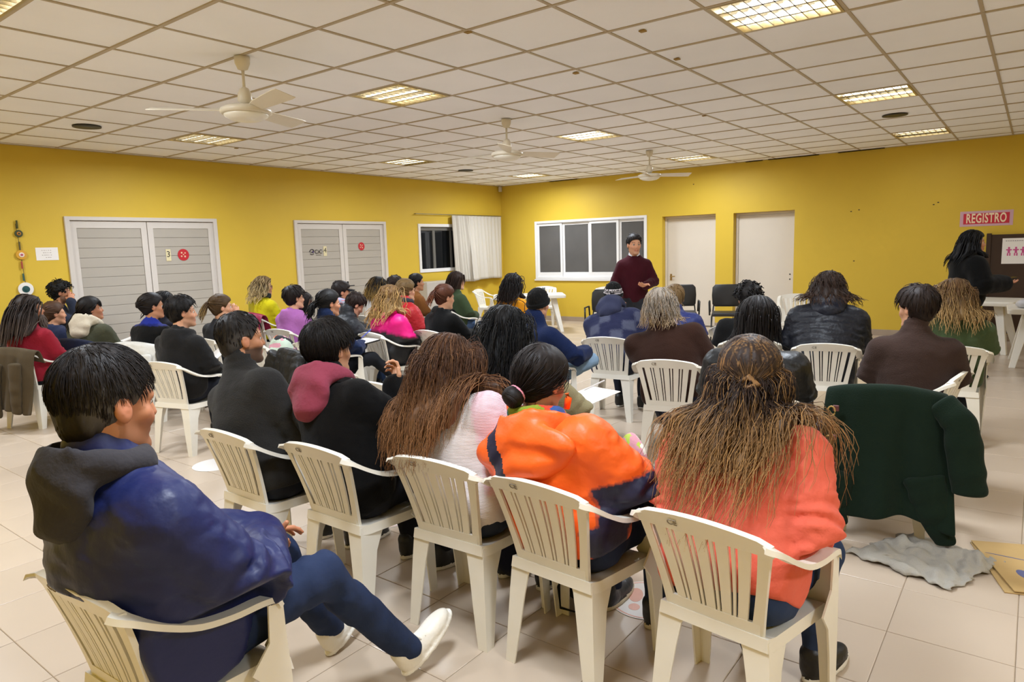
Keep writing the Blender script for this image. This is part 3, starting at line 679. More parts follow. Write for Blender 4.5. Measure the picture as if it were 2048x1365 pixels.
HANDS = {}
def hand_field(P, curl, thumb, spread=1.0):
    """hand frame: x to the fingertips, y to the thumb side, z out of the back of the hand"""
    d = smin(ell(P, (.048, 0, 0), (.052, .040, .017)), cone(P, (-.03, 0, 0), (.02, 0, 0), .026, .028), .02)
    for k, (y, L, r) in enumerate(((.030, .074, .0088), (.010, .083, .0090), (-.010, .077, .0086), (-.029, .058, .0076))):
        p = V3(.088-.004*k*(k > 1), y, 0); a = 0; c = curl*(1+.08*k)
        for s, (fr, da) in enumerate(((.44, .55), (.32, .9), (.24, .75))):
            a += c*da; e = p+V3(math.cos(a), (y*.9*spread if s == 0 else 0)*3, -math.sin(a))*L*fr
            d = smin(d, cone(P, p, e, r*(1-.1*s), r*(.92-.1*s)), .006); p = e
    p = V3(.018, .030, -.006); q = V3(.050, .052+.012*thumb, -.012+.014*thumb); e = V3(.080-.012*thumb, .058+.030*thumb, -.022+.050*thumb)
    d = smin(d, cone(P, p, q, .014, .0115), .012); return smin(d, cone(P, q, e, .0112, .0085), .005)

def head_field(P, fem=0.0):
    """head frame: x forward, y left, z up, origin at the middle of the head"""
    S = P.copy(); S[:, 1] = np.abs(S[:, 1])
    d = ell(P, (-.012, 0, .030), (.098, .0765, .093))
    d = smin(d, ell(P, (.030, 0, -.040), (.066, .058-.004*fem, .080)), .03)
    d = smin(d, cone(S, (-.005, .048, -.062), (.066, .016, -.103), .018, .019), .025)
    d = smin(d, cone(P, (.082, -.006, -.105), (.082, .006, -.105), .016), .02)          # chin
    d = smin(d, cone(S, (.080, .012, .022), (.070, .046, .020), .012, .012), .018)       # brow
    d = smin(d, cone(S, (.055, .050, -.022), (.074, .034, -.035), .016, .014), .022)     # cheekbone
    d = smax(d, -ell(S, (.098, .032, .002), (.019, .021, .014)), .012)                   # eye socket
    d = smin(d, cone(P, (.090, 0, .012), (.1065, 0, -.030), .0080, .0112), .012)           # nose
    d = smin(d, cone(S, (.096, .0, -.036), (.091, .012, -.037), .009, .007), .007)
    d = smin(d, cone(S, (.094, 0, -.064), (.084, .022, -.067), .0075, .005), .006)        # lips
    d = smin(d, cone(S, (.093, 0, -.075), (.083, .019, -.072), .0078, .005), .005)
    R_ = S.copy(); R_[:, 0] = S[:, 0]*.94+S[:, 2]*.28+.004; R_[:, 2] = S[:, 2]*.94-S[:, 0]*.28
    ear = np.maximum(ell(R_, (-.006, .080+.0, -.004), (.0195, .0105, .031)), -ell(R_, (-.001, .0905, -.001), (.0115, .0075, .019)))
    d = smin(d, cone(S, (-.004, .066, -.008), (-.006, .074, -.008), .015), .01)
    return smin(d, ear, .006)
def hairline(x): return np.interp(x, (-.09, -.06, -.03, .012, .028, .045, .062, .085), (-.085, -.088, -.075, -.02, .005, .030, .054, .066))
def lower_line(x): return np.interp(x, (-.03, .02, .035, .05, .062, .085), (-.30, -.30, -.02, .03, .054, .064))

class Person: pass
def make_person(name_label, cat='person', **S):
    g = S.get; o = Person(); stand = g('stand', False)
    dep = g('dep') or 5.0
    face = math.radians(g('face', 0)); cf, sf = math.cos(face), math.sin(face)
    ztop = g('z', 1.27); A = at_z(*g('px'), ztop) if not stand else None
    girth, sw, sc = g('girth', 1.0), g('sw', 1.0), g('sc', 1.0)
    lean, sl = math.radians(g('lean', 4)), math.radians(g('sl', 0)); ts = 1.0
    PZ = g('pz', .54 if not stand else .93*sc)
    Pc = V3(-.04 if not stand else 0, 0, PZ)
    root = None if 'root' not in S else np.array(S['root'], float)
    hfwd = g('hfwd', .03)
    def solve():
        w = unit((math.sin(lean)*math.cos(sl), math.sin(sl), math.cos(lean)*math.cos(sl))); u = unit(np.cross((0, 1, 0), w)); v = np.cross(w, u)
        nb = Pc+w*.475*ts+u*(-.005); nd = unit(w+V3(0, 0, 1)); hc = nb+nd*(.125+.02*ts)+u*hfwd
        return u, v, w, nb, nd, hc
    for _ in range(6):
        u, v, w, NB, nd, HC = solve(); top = HC+V3(0, 0, .122*g('hs', 1.0))
        if stand: break
        ts *= 1+(ztop-top[2])/.62
        if root is not None:
            dx, dy = A[0]-root[0], A[1]-root[1]; lx, ly = cf*dx+sf*dy, -sf*dx+cf*dy
            lean += (lx-top[0])/.62; sl += (ly-top[1])/.62
            lean = max(-.5, min(.75, lean)); sl = max(-.3, min(.3, sl))
    if root is None: root = np.array([A[0]-(cf*top[0]-sf*top[1]), A[1]-(sf*top[0]+cf*top[1])]) if not stand else np.array(S['pos'], float)
    o.root_xy = root; dep = depth_of((root[0], root[1], 1.0)); o.face = math.degrees(face)
    r = empty('person', (root[0], root[1], 0), face); tag(r, name_label, cat); o.obj = r
    vx = max(.0095, min(.022, dep*.0030))*g('vxs', 1.0); vh = max(.0050, min(.0100, dep*.0017))
    T = lambda a, b, c: Pc+u*a+v*b+w*c
    hs = g('hs', 1.0)
    # head frame
    hy, hp, hr = math.radians(g('hyaw', 0)), math.radians(g('hpitch', 0)), math.radians(g('hroll', 0))
    HR = np.array(Matrix.Rotation(hy, 3, 'Z') @ Matrix.Rotation(hp, 3, 'Y') @ Matrix.Rotation(hr, 3, 'X')); toH = lambda P: ((P-HC.astype(F32)) @ HR.astype(F32))/hs; fromH = lambda p: HC+HR @ (np.asarray(p, float)*hs)
    # joints
    SH = {1: T(-.012, .168*sw, .362*ts), -1: T(-.012, -.168*sw, .362*ts)}
    arms = {}
    P_ = {'lap': ((.03, .255, .695), (.27, .085, .655)), 'thigh': ((.06, .26, .70), (.33, .15, .635)), 'fold': ((.08, .25, .74), (.20, -.02, .76)), 'down': ((-.03, .27, .66), (.14, .24, .52)), 'chin': ((.20, .17, .76), (.16, .05, 1.02)),
          'write': ((.10, .25, .70), (.33, .06, .70)), 'cheek': ((.20, .20, .80), (.12, .11, 1.10)), 'arm': ((-.02, .27, .70), (.20, .27, .69)), 'knee': ((.12, .25, .70), (.40, .16, .60))}
    for s, nm in ((1, g('armL', 'lap')), (-1, g('armR', 'lap'))):
        e, wr = P_[nm] if isinstance(nm, str) else nm; e, wr = np.array(e, float), np.array(wr, float); e[1] *= s; wr[1] *= s
        if not stand and isinstance(nm, str): e[0] += (SH[s][0]+.05)*.6; e[2] += (ts-1)*.25
        arms[s] = (SH[s], e, wr)
    legs = {}
    if stand: dl = {1: ((.02, .11, .50*sc), (-.02, .13, .085)), -1: ((.02, -.11, .50*sc), (.0, -.13, .085))}
    else: dl = {1: ((.40, .13, .50), (.40, .12, .085)), -1: ((.40, -.13, .50), (.40, -.12, .085))}
    for s in (1, -1): kn, an = (g('legL') if s > 0 else g('legR')) or dl[s]; legs[s] = (T(0, .085*s*girth, -.01) if stand else Pc+V3(.02, .09*s, -.01), np.array(kn, float), np.array(an, float))
    toT = lambda P: np.stack([(P-Pc.astype(F32)) @ u.astype(F32), (P-Pc.astype(F32)) @ v.astype(F32), (P-Pc.astype(F32)) @ w.astype(F32)], 1)
    def clamp(P, d, ins=0.0):
        """the back flattens against the chair's backrest"""
        if stand: return d
        z = P[:, 2]; xb = -.145-.112*np.clip((z-.43)/.37, 0, 1)-(3.0*np.maximum(z-g('over', .775), 0)); d = smax(d, xb-P[:, 0]+ins, .025)
        yl = .222+1.8*np.maximum(z-.668, 0)+3*np.maximum(P[:, 0]-.13, 0)+2.0*np.maximum(.40-z, 0); return smax(d, np.abs(P[:, 1])-yl+ins, .02)      # and the sides stay between the armrests
    def torso(P):
        Q = toT(P); Q[:, 2] /= ts
        d = ell(Q, (0, 0, .03), (.138*girth, .180*girth, .17)); d = smin(d, ell(Q, (.012, 0, .18), (.128*girth, .162*girth, .17)), .06)
        d = smin(d, ell(Q, (.0, 0, .275), (.122*(.5+.5*girth), .172*sw*(.6+.4*girth), .16)), .06)
        d = smin(d, cone(Q, (-.015, -.128*sw, .358), (-.015, .128*sw, .358), .066), .06)
        return smin(d, cone(Q, (-.018, 0, .355), (-.012, 0, .475), .088, .056), .075)
    def arm(P, s, ra, rb, rc):
        a, e, b = arms[s]; return smin(cone(P, a, e, ra, rb), cone(P, e, b, rb, rc), .02)
    ag = g('ag', .5+.5*girth)
    kind = g('kind', 'cotton'); infl = {'puffer': .030, 'shell': .026, 'coat': .024, 'wool': .020, 'leather': .020, 'fleece': .016, 'knit': .016}.get(kind, .012)+g('bulk', 0); hem = g('hem', -.085)
    wr_amp = {'puffer': .004, 'shell': .0075, 'cotton': .0062, 'fleece': .0045, 'wool': .0045, 'leather': .006, 'knit': .0045}.get(kind, .005)*g('wr', 1.0)
    def hoodf(Q):
        S_ = Q.copy(); rr = np.sqrt((Q[:, 0]+.012)**2+(Q[:, 1]*.92)**2); ring = np.sqrt((rr-.092)**2+((Q[:, 2]-(.452*ts+.10*Q[:, 0]*-1.0)))**2*.8)-.030
        pouch = ell(Q, (-.108, 0, .39*ts), (.050, .120, .095)); d = smin(ring, pouch, .04)
        return smax(d, -ell(Q, (-.055, 0, .47*ts), (.045, .082, .075)), .02)
    def topf(P):
        d = torso(P)-infl
        Q = toT(P)
        if kind == 'puffer': d = d-.013*np.abs(np.sin(math.pi*(Q[:, 2]+.02*noise(P, 9, 4))/.062))
        for s in (1, -1):
            a, e, b = arms[s]
            da = smin(cone(P, a, e, .060*ag, .052*ag), cone(P, e, b, .052*ag, .037*ag+.006), .02)-infl
            t1 = along(P, a, e); t2 = along(P, e, b)
            if kind == 'puffer': da = da-.010*np.abs(np.sin(math.pi*np.where(t1 < 1, t1*5, 5+t2*4)))
            else:
                wv = np.exp(-((t1-1)*2.2)**2)*np.exp(-np.maximum(0, t2-.6)*3); da = da-wr_amp*1.3*wv*np.sin(t1*26+3*noise(P, 12, 3))
            d = smin(d, da, .030)
        nz = noise(P*np.array((1, 1, .8), F32), 9, 1); W_ = np.stack([P[:, 0]+.05*nz, P[:, 1]*.8+.05*nz, P[:, 2]*1.35+.45*np.abs(P[:, 1])], 1)
        rg = 1-2*np.abs(noise(W_, 10, 2)); rg2 = 1-2*np.abs(noise(W_*np.array((1, .7, 1.5), F32), 21, 4))      # sharp-crested folds running out and down from the middle
        d = d-wr_amp*(.45*nz+.55*rg+.55*rg2+.25*noise(P, 40, 5))
        d = clamp(P, d); cut = (hem*1.0-Q[:, 2]); d = smax(d, cut, .012)
        neck = g('collar', 'crew')
        if neck == 'turtle': d = smin(d, cone(P, NB-nd*.03, NB+nd*.055, .078, .070)-.004*np.sin(Q[:, 2]*160), .02)
        elif neck == 'coat': d = smin(d, cone(P, NB-nd*.02-u*.01, NB+nd*.045-u*.014, .092, .086), .02)
        elif neck == 'high': d = smin(d, cone(P, NB-nd*.02-u*.01, NB+nd*.075-u*.012, .096, .090), .02)
        elif neck == 'hood': d = smin(d, hoodf(Q)-.003*noise(P, 30, 5), .016)
        if g('hoodie_open'): pass
        # open the neck
        d = smax(d, -cone(P, NB+nd*.03+u*.01, NB+nd*.25+u*.05, .060), .01)
        return d
    pts = [T(0, 0, hem-.1), T(0, 0, .62*ts), T(-.26*max(girth, 1), -.30, .2), T(.24*max(girth, 1), .30, .2)]+[p for s in (1, -1) for p in arms[s]]
    lo, hi = bounds(pts, .12); lo[2] = max(lo[2], .30 if not stand else .2)
    Vt, Ft = isosurf(topf, lo, hi, vx)
    ck = kind if kind != 'coat' else 'wool'; vat = None
    if g('zones'):   # patches of other colours, tested at the vertices: (colour, test(u, v, w, position))
        Q = toT(Vt.astype(F32)); vc = np.tile(np.array(lin(g('top'))), (len(Vt), 1))
        for cz, test in g('zones'):
            wgt = 0
            for dx in (-.4, .4):
                for dy in (-.4, .4):
                    for dz in (-.4, .4): Qj = Q+np.array((dx, dy, dz))*vx*1.3; wgt = wgt+test(Qj[:, 0], Qj[:, 1], Qj[:, 2]/ts, Vt)/8.0
            wgt = np.clip((wgt-.5)*1.5+.5, 0, 1)[:, None]; vc = vc*(1-wgt)+np.array(lin(cz))*wgt
        vat = {'col': vc}; mats = [cloth(g('top'), ck, True)]
    else: mats = [cloth(g('top', '#333333'), ck)]
    mi = None
    garment = mesh_np(g('topname', {'puffer': 'puffer_jacket', 'shell': 'jacket', 'fleece': 'fleece', 'wool': 'coat', 'coat': 'coat', 'leather': 'leather_jacket', 'knit': 'knit_sweater'}.get(kind, 'sweater' if g('collar') != 'hood' else 'hoodie')), Vt, Ft, mats, r, True, mat_idx=mi, attrs=vat)
    # trousers
    lt = g('lt', 1.0)
    def trf(P):
        d = ell(P, Pc+V3(.01, 0, -.02), (.135*girth, .175*girth, .115))
        for s in (1, -1):
            h, k, a = legs[s]; da = smin(cone(P, h, k, .088*lt*(.6+.4*girth), .066*lt), cone(P, k, a, .062*lt, .050*lt), .03); d = smin(d, da, .035)
            t = along(P, h, k); d = d-.006*np.exp(-((t-1)*3)**2)*np.sin(t*30+2*noise(P, 11, 6))
        d = clamp(P, d-.004*noise(P, 15, 7)-.005*(1-2*np.abs(noise(P, 13, 9))), .010)
        return smax(d, .095-P[:, 2], .006)
    lo, hi = bounds([Pc+V3(-.2, -.2, -.1), Pc+V3(.2, .2, .12)]+[p for s in (1, -1) for p in legs[s]], .1); lo[2] = .07
    V_, F_ = isosurf(trf, lo, hi, vx*(1.15 if dep < 3.2 else 1.7)); mesh_np('trousers', V_, F_, cloth(g('bottom', '#20222a'), g('bkind', 'denim')), r, True)
    # shoes
    for s in (1, -1):
        a = legs[s][2]; fd = unit(g('footL' if s > 0 else 'footR', (1, .12*s, 0))); up = unit(np.cross(fd, np.cross((0, 0, 1), fd))); sd = np.cross(up, fd)
        Rm = np.stack([fd, sd, up], 1); base = a-up*.085
        def shf(P):
            q = (P-base.astype(F32)) @ Rm.astype(F32)
            d = smin(ell(q, (.02, 0, .045), (.075, .042, .05)), ell(q, (.12, .0, .035), (.105, .046, .038)), .03); d = smin(d, cone(q, (-.015, 0, .05), (-.02, 0, .10), .043, .046), .03)
            sole = np.maximum(np.maximum(ell(q, (.085, 0, .012), (.155, .052, .06)), q[:, 2]-.022), -q[:, 2]+.001)
            return np.minimum(smax(d, .008-q[:, 2], .004), sole)
        pts = [base+Rm @ V3(x, y, z) for x in (-.09, .25) for y in (-.07, .07) for z in (-.01, .17)]
        lo, hi = bounds(pts, .02); V_, F_ = isosurf(shf, lo, hi, max(.008, vx*(.7 if dep < 3.2 else 1.1))); q = (V_[F_].mean(1)-base) @ Rm
        mesh_np('shoe', V_, F_, [cloth(g('shoe', '#1b1a1a'), 'leather'), cloth(g('sole', '#d8d4cc'), 'rubber')], r, True, mat_idx=(q[:, 2] < .022).astype(int))
    # body: hidden trunk and limbs, neck, head, hands joined into one continuous mesh
    skin = np.array(lin(g('skin', '#c9967a')))
    def bodyf(P):
        d = torso(P)+.016
        for s in (1, -1):
            a, e, b = arms[s]; d = smin(d, smin(cone(P, a, e, .050, .042), cone(P, e, b, .040, .026), .02), .03)
            h, k, an = legs[s]; d = smin(d, smin(cone(P, h, k, .072, .052), cone(P, k, an, .046, .034), .02), .03)
        return clamp(P, d, .022)
    lo, hi = bounds([Pc]+[p for s in (1, -1) for p in (*arms[s], *legs[s])]+[NB], .2); lo[2] = .04
    Vb, Fb = isosurf(bodyf, lo, hi, .034); VV = [Vb]; FF = [Fb]; CC = [np.tile(skin, (len(Vb), 1))]; nv = len(Vb)
    fem = g('fem', 1.0)
    nbl = toH(NB.astype(F32)[None])[0]
    def hf(P):
        return smin(head_field(P, fem), cone(P, (-.022, 0, -.045), nbl+V3(0, 0, -.03), .054-.006*fem, .060-.004*fem), .03)
    lo, hi = bounds([(-.13, -.11, -.16), (.14, .11, .14), nbl-.07, nbl+.07], .01)
    Vh, Fh = isosurf(hf, lo, hi, vh/hs)
    ch = np.tile(skin, (len(Vh), 1)); x, y, z = Vh.T
    def paint(mask, c, k): ch[:] = ch*(1-(mask*k)[:, None])+np.array(lin(c))*(mask*k)[:, None]
    gs = lambda cx, cy, cz, r: np.exp(-(((x-cx)**2+(np.abs(y)-cy)**2+(z-cz)**2)/r**2))
    paint(np.clip(gs(.09, .006, -.069, .014)+gs(.088, .018, -.069, .011), 0, 1), g('lip', '#a85a50'), .75); paint(gs(.07, .045, -.03, .03), '#c9745c', .25); paint(gs(.112, 0, -.035, .016), '#c9745c', .2); paint(gs(-.005, .088, -.005, .03), '#cf7a64', .3)
    paint(np.clip(gs(.086, .032, .006, .0105), 0, 1)*float(g('eyes', False)), '#5a3626', .65)
    if g('stubble'): paint(((z < -.035) & (x > -.01) & (z > -.135)).astype(float)*np.clip((-.03-z)*60, 0, 1)*np.clip(1-gs(.095, .01, -.069, .016)*1.2, 0, 1), g('stubblecol', '#2a2320'), g('stubble'))
    VV.append(np.array([fromH(p) for p in Vh]) if False else HC+(Vh*hs) @ HR.T); FF.append(Fh+nv); CC.append(ch); nv += len(Vh)
    for s in (1, -1):
        a, e, b = arms[s]; hd = unit(g('handL' if s > 0 else 'handR', None) or (unit(b-e)+V3(.0, -.25*s, -.15))); hn = g('normL' if s > 0 else 'normR', (0, .25*s, 1))
        yv = unit(np.cross(hn, hd))*(-1 if s > 0 else 1); zv = np.cross(hd, yv)*(-1 if s > 0 else 1)
        # y axis points to the thumb: for the right hand (s=-1) with the back up the thumb is on the left
        Rm = np.stack([hd, yv, zv], 1); cu = g('curlL' if s > 0 else 'curlR', .45); th = g('thumbL' if s > 0 else 'thumbR', 0)
        key = (round(cu, 2), th, round(vh, 4))
        if key not in HANDS: HANDS[key] = isosurf(lambda P: hand_field(P, cu, th), (-.07, -.065, -.14), (.20, .11, .07), .0045 if dep < 3 else .006 if dep < 5 else .009)
        Vx, Fx = HANDS[key]; flip = np.linalg.det(Rm) < 0
        VV.append(b+(Vx*g('hand_s', 1.0)) @ Rm.T); FF.append((Fx[:, ::-1] if flip else Fx)+nv); CC.append(np.tile(skin*np.array((1.0, .93, .9)), (len(Vx), 1))); nv += len(Vx)
    body = mesh_np('body', np.concatenate(VV), np.concatenate(FF), SKIN_M, r, True, attrs={'col': np.concatenate(CC)})
    if g('eyes', False):
        for s in (1, -1):
            b = MB(); c = fromH((.0765, .032*s, .001)); q = HR @ V3(1, .1*s, 0); b.lathe([(.001, -.0115), (.0081, -.0081), (.0115, 0), (.0081, .0081), (.001, .0115)], n=10); ey = b.build('eye', EYE_M, r, smooth=True); ey.location = c
            b = MB(); b.lathe([(.0072, -.0012), (.0052, .0016), (.001, .0026)], n=10); ir = b.build('iris', IRIS_M, ey, smooth=True); ir.rotation_mode = 'QUATERNION'; ir.rotation_quaternion = Vector(q).to_track_quat('Z', 'Y'); ir.location = unit(q)*.0098
    # hair
    st = g('hair', 'short'); hc = np.array(lin(g('hc', '#1d1512'))); tip = np.array(lin(g('tip', g('hc', '#1d1512')))); rnd = np.random.default_rng(abs(hash(name_label)) % 1000 if False else len(name_label)*7+int(g('px', (root[0]*100, 0))[0]))
    thick = g('thick', .016); near = dep < 3.4; mid = dep < 6
    lng = st in ('long', 'bob', 'curly_long', 'dreads')
    if st != 'none':
        def capf(P):
            tt = thick+.010*np.clip(P[:, 2]/.1, 0, 1)
            d = ell(P, (-.014, 0, .030), (.100, .0785, .095))-tt
            if st == 'bob': d = smin(d, smax(ell(P, (-.030, 0, -.045), (.082+thick*.7, .082+thick*.7, .125)), -.035-g('len', .2)*.55-P[:, 2], .02), .03)
            elif lng: d = smin(d, ell(P, (-.055, 0, -.03), (.055+thick, .072+thick, .09)), .03)
            elif st != 'buzz': d = smin(d, ell(P, (-.062, 0, -.035), (.040, .055, .058)), .03)
            if st in ('curly', 'curly_long'): d = d-.007*noise(P, 60, 3)-.006*noise(P, 32, 9)
            else:
                th = np.arctan2(P[:, 1], P[:, 0]+.045); rr = np.linalg.norm(P-np.array((-.045, 0, .115), F32), axis=1); d = d-.0028*noise(np.stack([th*9, rr*14, 0*th], 1), 1.6, 3)-.0016*noise(np.stack([th*9, rr*10, 0*th], 1), 4.5, 5)
            hl = lower_line(P[:, 0]) if lng else hairline(P[:, 0])
            d = smax(d, (hl-P[:, 2])*.75, .012)
            if not lng: 
                S_ = P.copy(); S_[:, 1] = np.abs(S_[:, 1]); d = smax(d, -ell(S_, (.004, .095, -.010), (.024, .034, .034)), .008)
            return smax(d, P[:, 0]-.098, .01)
        Vc, Fc = isosurf(capf, (-.16, -.13, -.19), (.13, .13, .17), max(.006, vh)/hs)
        th = np.arctan2(Vc[:, 1], Vc[:, 0]+.045); rr = np.linalg.norm(Vc-np.array((-.045, 0, .115)), axis=1); q2 = np.stack([th*9, rr*12, 0*th], 1).astype(F32)
        cols = np.tile(hc*.85, (len(Vc), 1))*(1+.30*noise(q2, 2.2, 2)+.25*noise(q2, 5.5, 7))[:, None]
        HV = [HC+(Vc*hs) @ HR.T]; HF = [Fc]; HCc = [cols]; hn_ = len(Vc)
        if g('streak'):
            sm = np.clip(noise(q2*np.array((1.6, .35, 1), F32), 3.2, 11)*2.2-.35, 0, 1)[:, None]*min(1, g('streak')*2.6); cols[:] = cols*(1-sm)+tip*.85*sm
        if g('grey'):
            gm = np.clip((np.abs(Vc[:, 1])-.05)*30, 0, 1)*np.clip((.06-Vc[:, 2])*14, 0, 1); cols[:] = cols*(1-gm*g('grey'))[:, None]+np.array(lin('#8a8580'))*(gm*g('grey'))[:, None]
        def coll(P):
            q = toH(P.astype(F32)); d = ell(q, (-.014, 0, .030), (.100, .0785, .095))*hs; d = np.minimum(d, ell(q, (.03, 0, -.04), (.068, .06, .082))*hs)
            if lng or st in ('pony', 'bun', 'half'): d = np.minimum(d, topf(P.astype(F32)))
            return d
        def grad(P, e=.004):
            G = np.stack([coll(P+np.eye(3)[k]*e)-coll(P-np.eye(3)[k]*e) for k in range(3)], 1); return G/(np.linalg.norm(G, axis=1, keepdims=True)+1e-9)
        def roots(n, line):
            dirs = rnd.normal(size=(n*4, 3)); dirs /= np.linalg.norm(dirs, axis=1, keepdims=True); p = np.array((-.014, 0, .030))+dirs*np.array((.102, .0805, .097))
            ok = (p[:, 2] > line(p[:, 0])+.004) & (p[:, 0] < .09); return p[ok][:n]
        def run(p0, vel, L, n, grav, off, tie=None, wig=0.0, hug=False):
            """walk strands over the head and clothes; p0, vel in the head frame"""
            p = HC+(p0*hs) @ HR.T; vl = vel @ HR.T; out = [p.copy()]; stp = (L/n)[:, None]; tw = None if tie is None else fromH(tie)
            for k in range(n):
                des = vl*(1-grav)+np.array((-.30 if not stand else -.04, 0, -.95))*grav if tie is None else unit_rows(tw-p)*.75+vl*.25
                des = des+rnd.normal(size=p.shape)*wig; nn = grad(p); d = coll(p); close = (d < off+.01)[:, None]
                dn = (des*nn).sum(1, keepdims=True); des = des-dn*nn if hug else np.where(close, des-np.minimum(dn, 0)*nn, des); des = unit_rows(des)
                st_ = stp if tie is None else np.minimum(stp, np.linalg.norm(tw-p, axis=1, keepdims=True)*.6)
                des = np.where(close & (p[:, 2:3] < HC[2]-.10), unit_rows(des*np.array((1, g('damp', .42), 1))), des) if tie is None else des; p = p+des*st_; d = coll(p); nn = grad(p); p = p+nn*np.maximum(off-d, 0)[:, None]; vl = des; out.append(p.copy())
            return np.stack(out, 1)
        unit_rows = lambda a: a/(np.linalg.norm(a, axis=1, keepdims=True)+1e-9)
        def add(paths, wd, dark=.28, tipmix=None, tipk=1.0):
            nonlocal hn_
            N, K, _ = paths.shape; t = np.linspace(0, 1, K)[None, :, None]; k = (1-dark+2*dark*rnd.random((N, 1, 1)))
            tm = tipk*np.clip((t-g('tipstart', .35))/.5, 0, 1)*(.35+.65*rnd.random((N, 1, 1))) if g('tip') else 0*t
            sm = (rnd.random((N, 1, 1)) < g('streak', 0))*.55*np.ones_like(t); tm = np.maximum(tm, sm)
            if tipmix is not None: tm = np.maximum(tm, tipmix)
            c = (hc*(1-tm)+tip*tm)*k
            a, b, c2 = strands_mesh(paths, wd*np.ones(N), c); HV.append(a); HF.append(b+hn_); HCc.append(c2); hn_ += len(a)
        den = g('den', 1.0); wst = .0014 if near else (.0025 if mid else .0050)
        crown = np.array((-.045, 0, .115)); part = g('part', 0.0)
        def mass(guides, r0, r1):
            """a solid body of hair along the guide strands, so that no cloth shows through the loose strands"""
            nonlocal hn_
            G = guides; K = G.shape[1]; rad = np.interp(np.linspace(0, 1, K), (0, .3, .8, 1), (r0*.62, r0*.78, (r0*.78+r1)/2, r1))
            def mf(P):
                d = np.full(len(P), 9., F32)
                for q in G:
                    for k in range(K-1): d = smin(d, cone(P, q[k], q[k+1], rad[k], rad[k+1]), .022)
                return d-.0035*noise(P*np.array((1, 1, .16), F32), 120, 3)-.0035*noise(P*np.array((1, 1, .2), F32), 55, 4)
            lo, hi = bounds(G.reshape(-1, 3), r0+.03); V_, F_ = isosurf(mf, lo, hi, max(.008, vx*.8))
            t = np.clip((V_[:, 2].max()-V_[:, 2])/(np.ptp(V_[:, 2])+1e-6), 0, 1)[:, None]; nz = (.75+.3*noise((V_*np.array((1, 1, .12))).astype(F32), 130, 5))[:, None]
            tm = np.clip((t-g('tipstart', .35)*.8)/.6, 0, 1)*.6 if g('tip') else 0*t
            HV.append(V_); HF.append(F_+hn_); HCc.append((hc*(1-tm)+tip*tm)*nz*.8); hn_ += len(V_)
        if st in ('long', 'bob', 'curly_long', 'dreads'):
            L0 = g('len', .38 if st != 'bob' else .2); sprd = g('spread', .45)
            gy = np.linspace(-1, 1, 7 if near else 5); pg = np.stack([-.014-.085*np.sqrt(np.clip(1-gy**2*.85, 0, 1)), gy*.070, .03+0*gy], 1)
            if g('sidehair', True): pg = np.concatenate([pg, [(.02, .078, .02), (.02, -.078, .02)]])
            gv = unit_rows(np.stack([-.35+0*pg[:, 0], np.sign(pg[:, 1])*.25*sprd, -.7+0*pg[:, 0]], 1)); gl = np.full(len(pg), (L0-.09)*.92)
            r0 = g('mr', .034)+thick*.3
            if st != 'bob': mass(run(pg, gv, gl, 9, .5, np.full(len(pg), r0*.72), wig=.02), r0, .016)
            else: r0 = thick*1.3
            n = int((1500 if near else 400 if mid else 150)*den); K = 13 if near else 11 if mid else 8
            p0 = roots(n, lambda x: np.maximum(hairline(x), -.05)); n = len(p0)
            side = np.sign(p0[:, 1]-part+1e-4); vel = np.stack([np.where(p0[:, 0] > .03, -.45, -.6)+0*side, side*np.abs(rnd.normal(sprd, .2, n))*np.clip(np.abs(p0[:, 1]-part)*25, .2, 1), .05+0*side], 1)
            vel = unit_rows(vel); L = L0*(.72+.34*rnd.random(n)); off = r0*(.80+.85*rnd.random(n))
            off = np.where(p0[:, 2] > .09, np.minimum(off, thick+.012), off)
            pa = run(p0, vel, L, K, .5, off, wig=.04 if near else .025)
            if st == 'curly_long' or g('wave', 0):
                amp = g('wave', 0) or .011; fr = g('wfreq', 22.0); ph = rnd.random((n, 1))*6.28; s = np.linspace(0, 1, K+1)[None]*L[:, None]; fade = np.clip(np.linspace(0, 1, K+1)*3, 0, 1)[None]
                pa[:, :, 0] += amp*fade*np.cos(s*fr*2+ph); pa[:, :, 1] += amp*fade*np.sin(s*fr*2+ph); pa[:, :, 2] += amp*.5*fade*np.sin(s*fr*2.3+ph*2)
            add(pa, wst*(1.0 if st != 'dreads' else 1.5))
        elif st in ('pony', 'bun', 'half', 'lowbun'):
            tie = np.array(g('tie', {'pony': (-.115, 0, .04), 'bun': (-.10, 0, .075), 'half': (-.108, 0, .03), 'lowbun': (-.105, 0, -.055)}[st])); n = int((900 if near else 300 if mid else 130)*den); K = 10 if near else 8
            p0 = roots(n, lambda x: np.maximum(hairline(x), -.06)); n = len(p0); dist = np.linalg.norm(p0-tie, axis=1)
            pa = run(p0, unit_rows(tie-p0+np.array((0, 0, .03))), dist*1.5*hs, K, 0, .003+(thick+.002)*rnd.random(n), tie=tie, wig=.03)
            add(pa, wst, tipk=.3)
            if st in ('pony', 'half'):
                n = int((260 if near else 130 if mid else 70)*den); K = 14 if near else 9; p0 = tie+rnd.normal(size=(n, 3))*np.array((.006, .012, .010))
                vel = unit_rows(np.array((-1, 0, .15))+rnd.normal(size=(n, 3))*np.array((.2, .35, .25))); L = g('len', .22)*(.7+.45*rnd.random(n)); pa = run(p0, vel, L, K, .3, .004+.02*rnd.random(n), wig=.06)
                if g('wave'): 
                    ph = rnd.random((n, 1))*6.28; s = np.linspace(0, 1, K+1)[None]*L[:, None]; pa[:, :, 1] += g('wave')*np.sin(s*40+ph); pa[:, :, 0] += g('wave')*np.cos(s*40+ph)
                add(pa, wst*1.1)
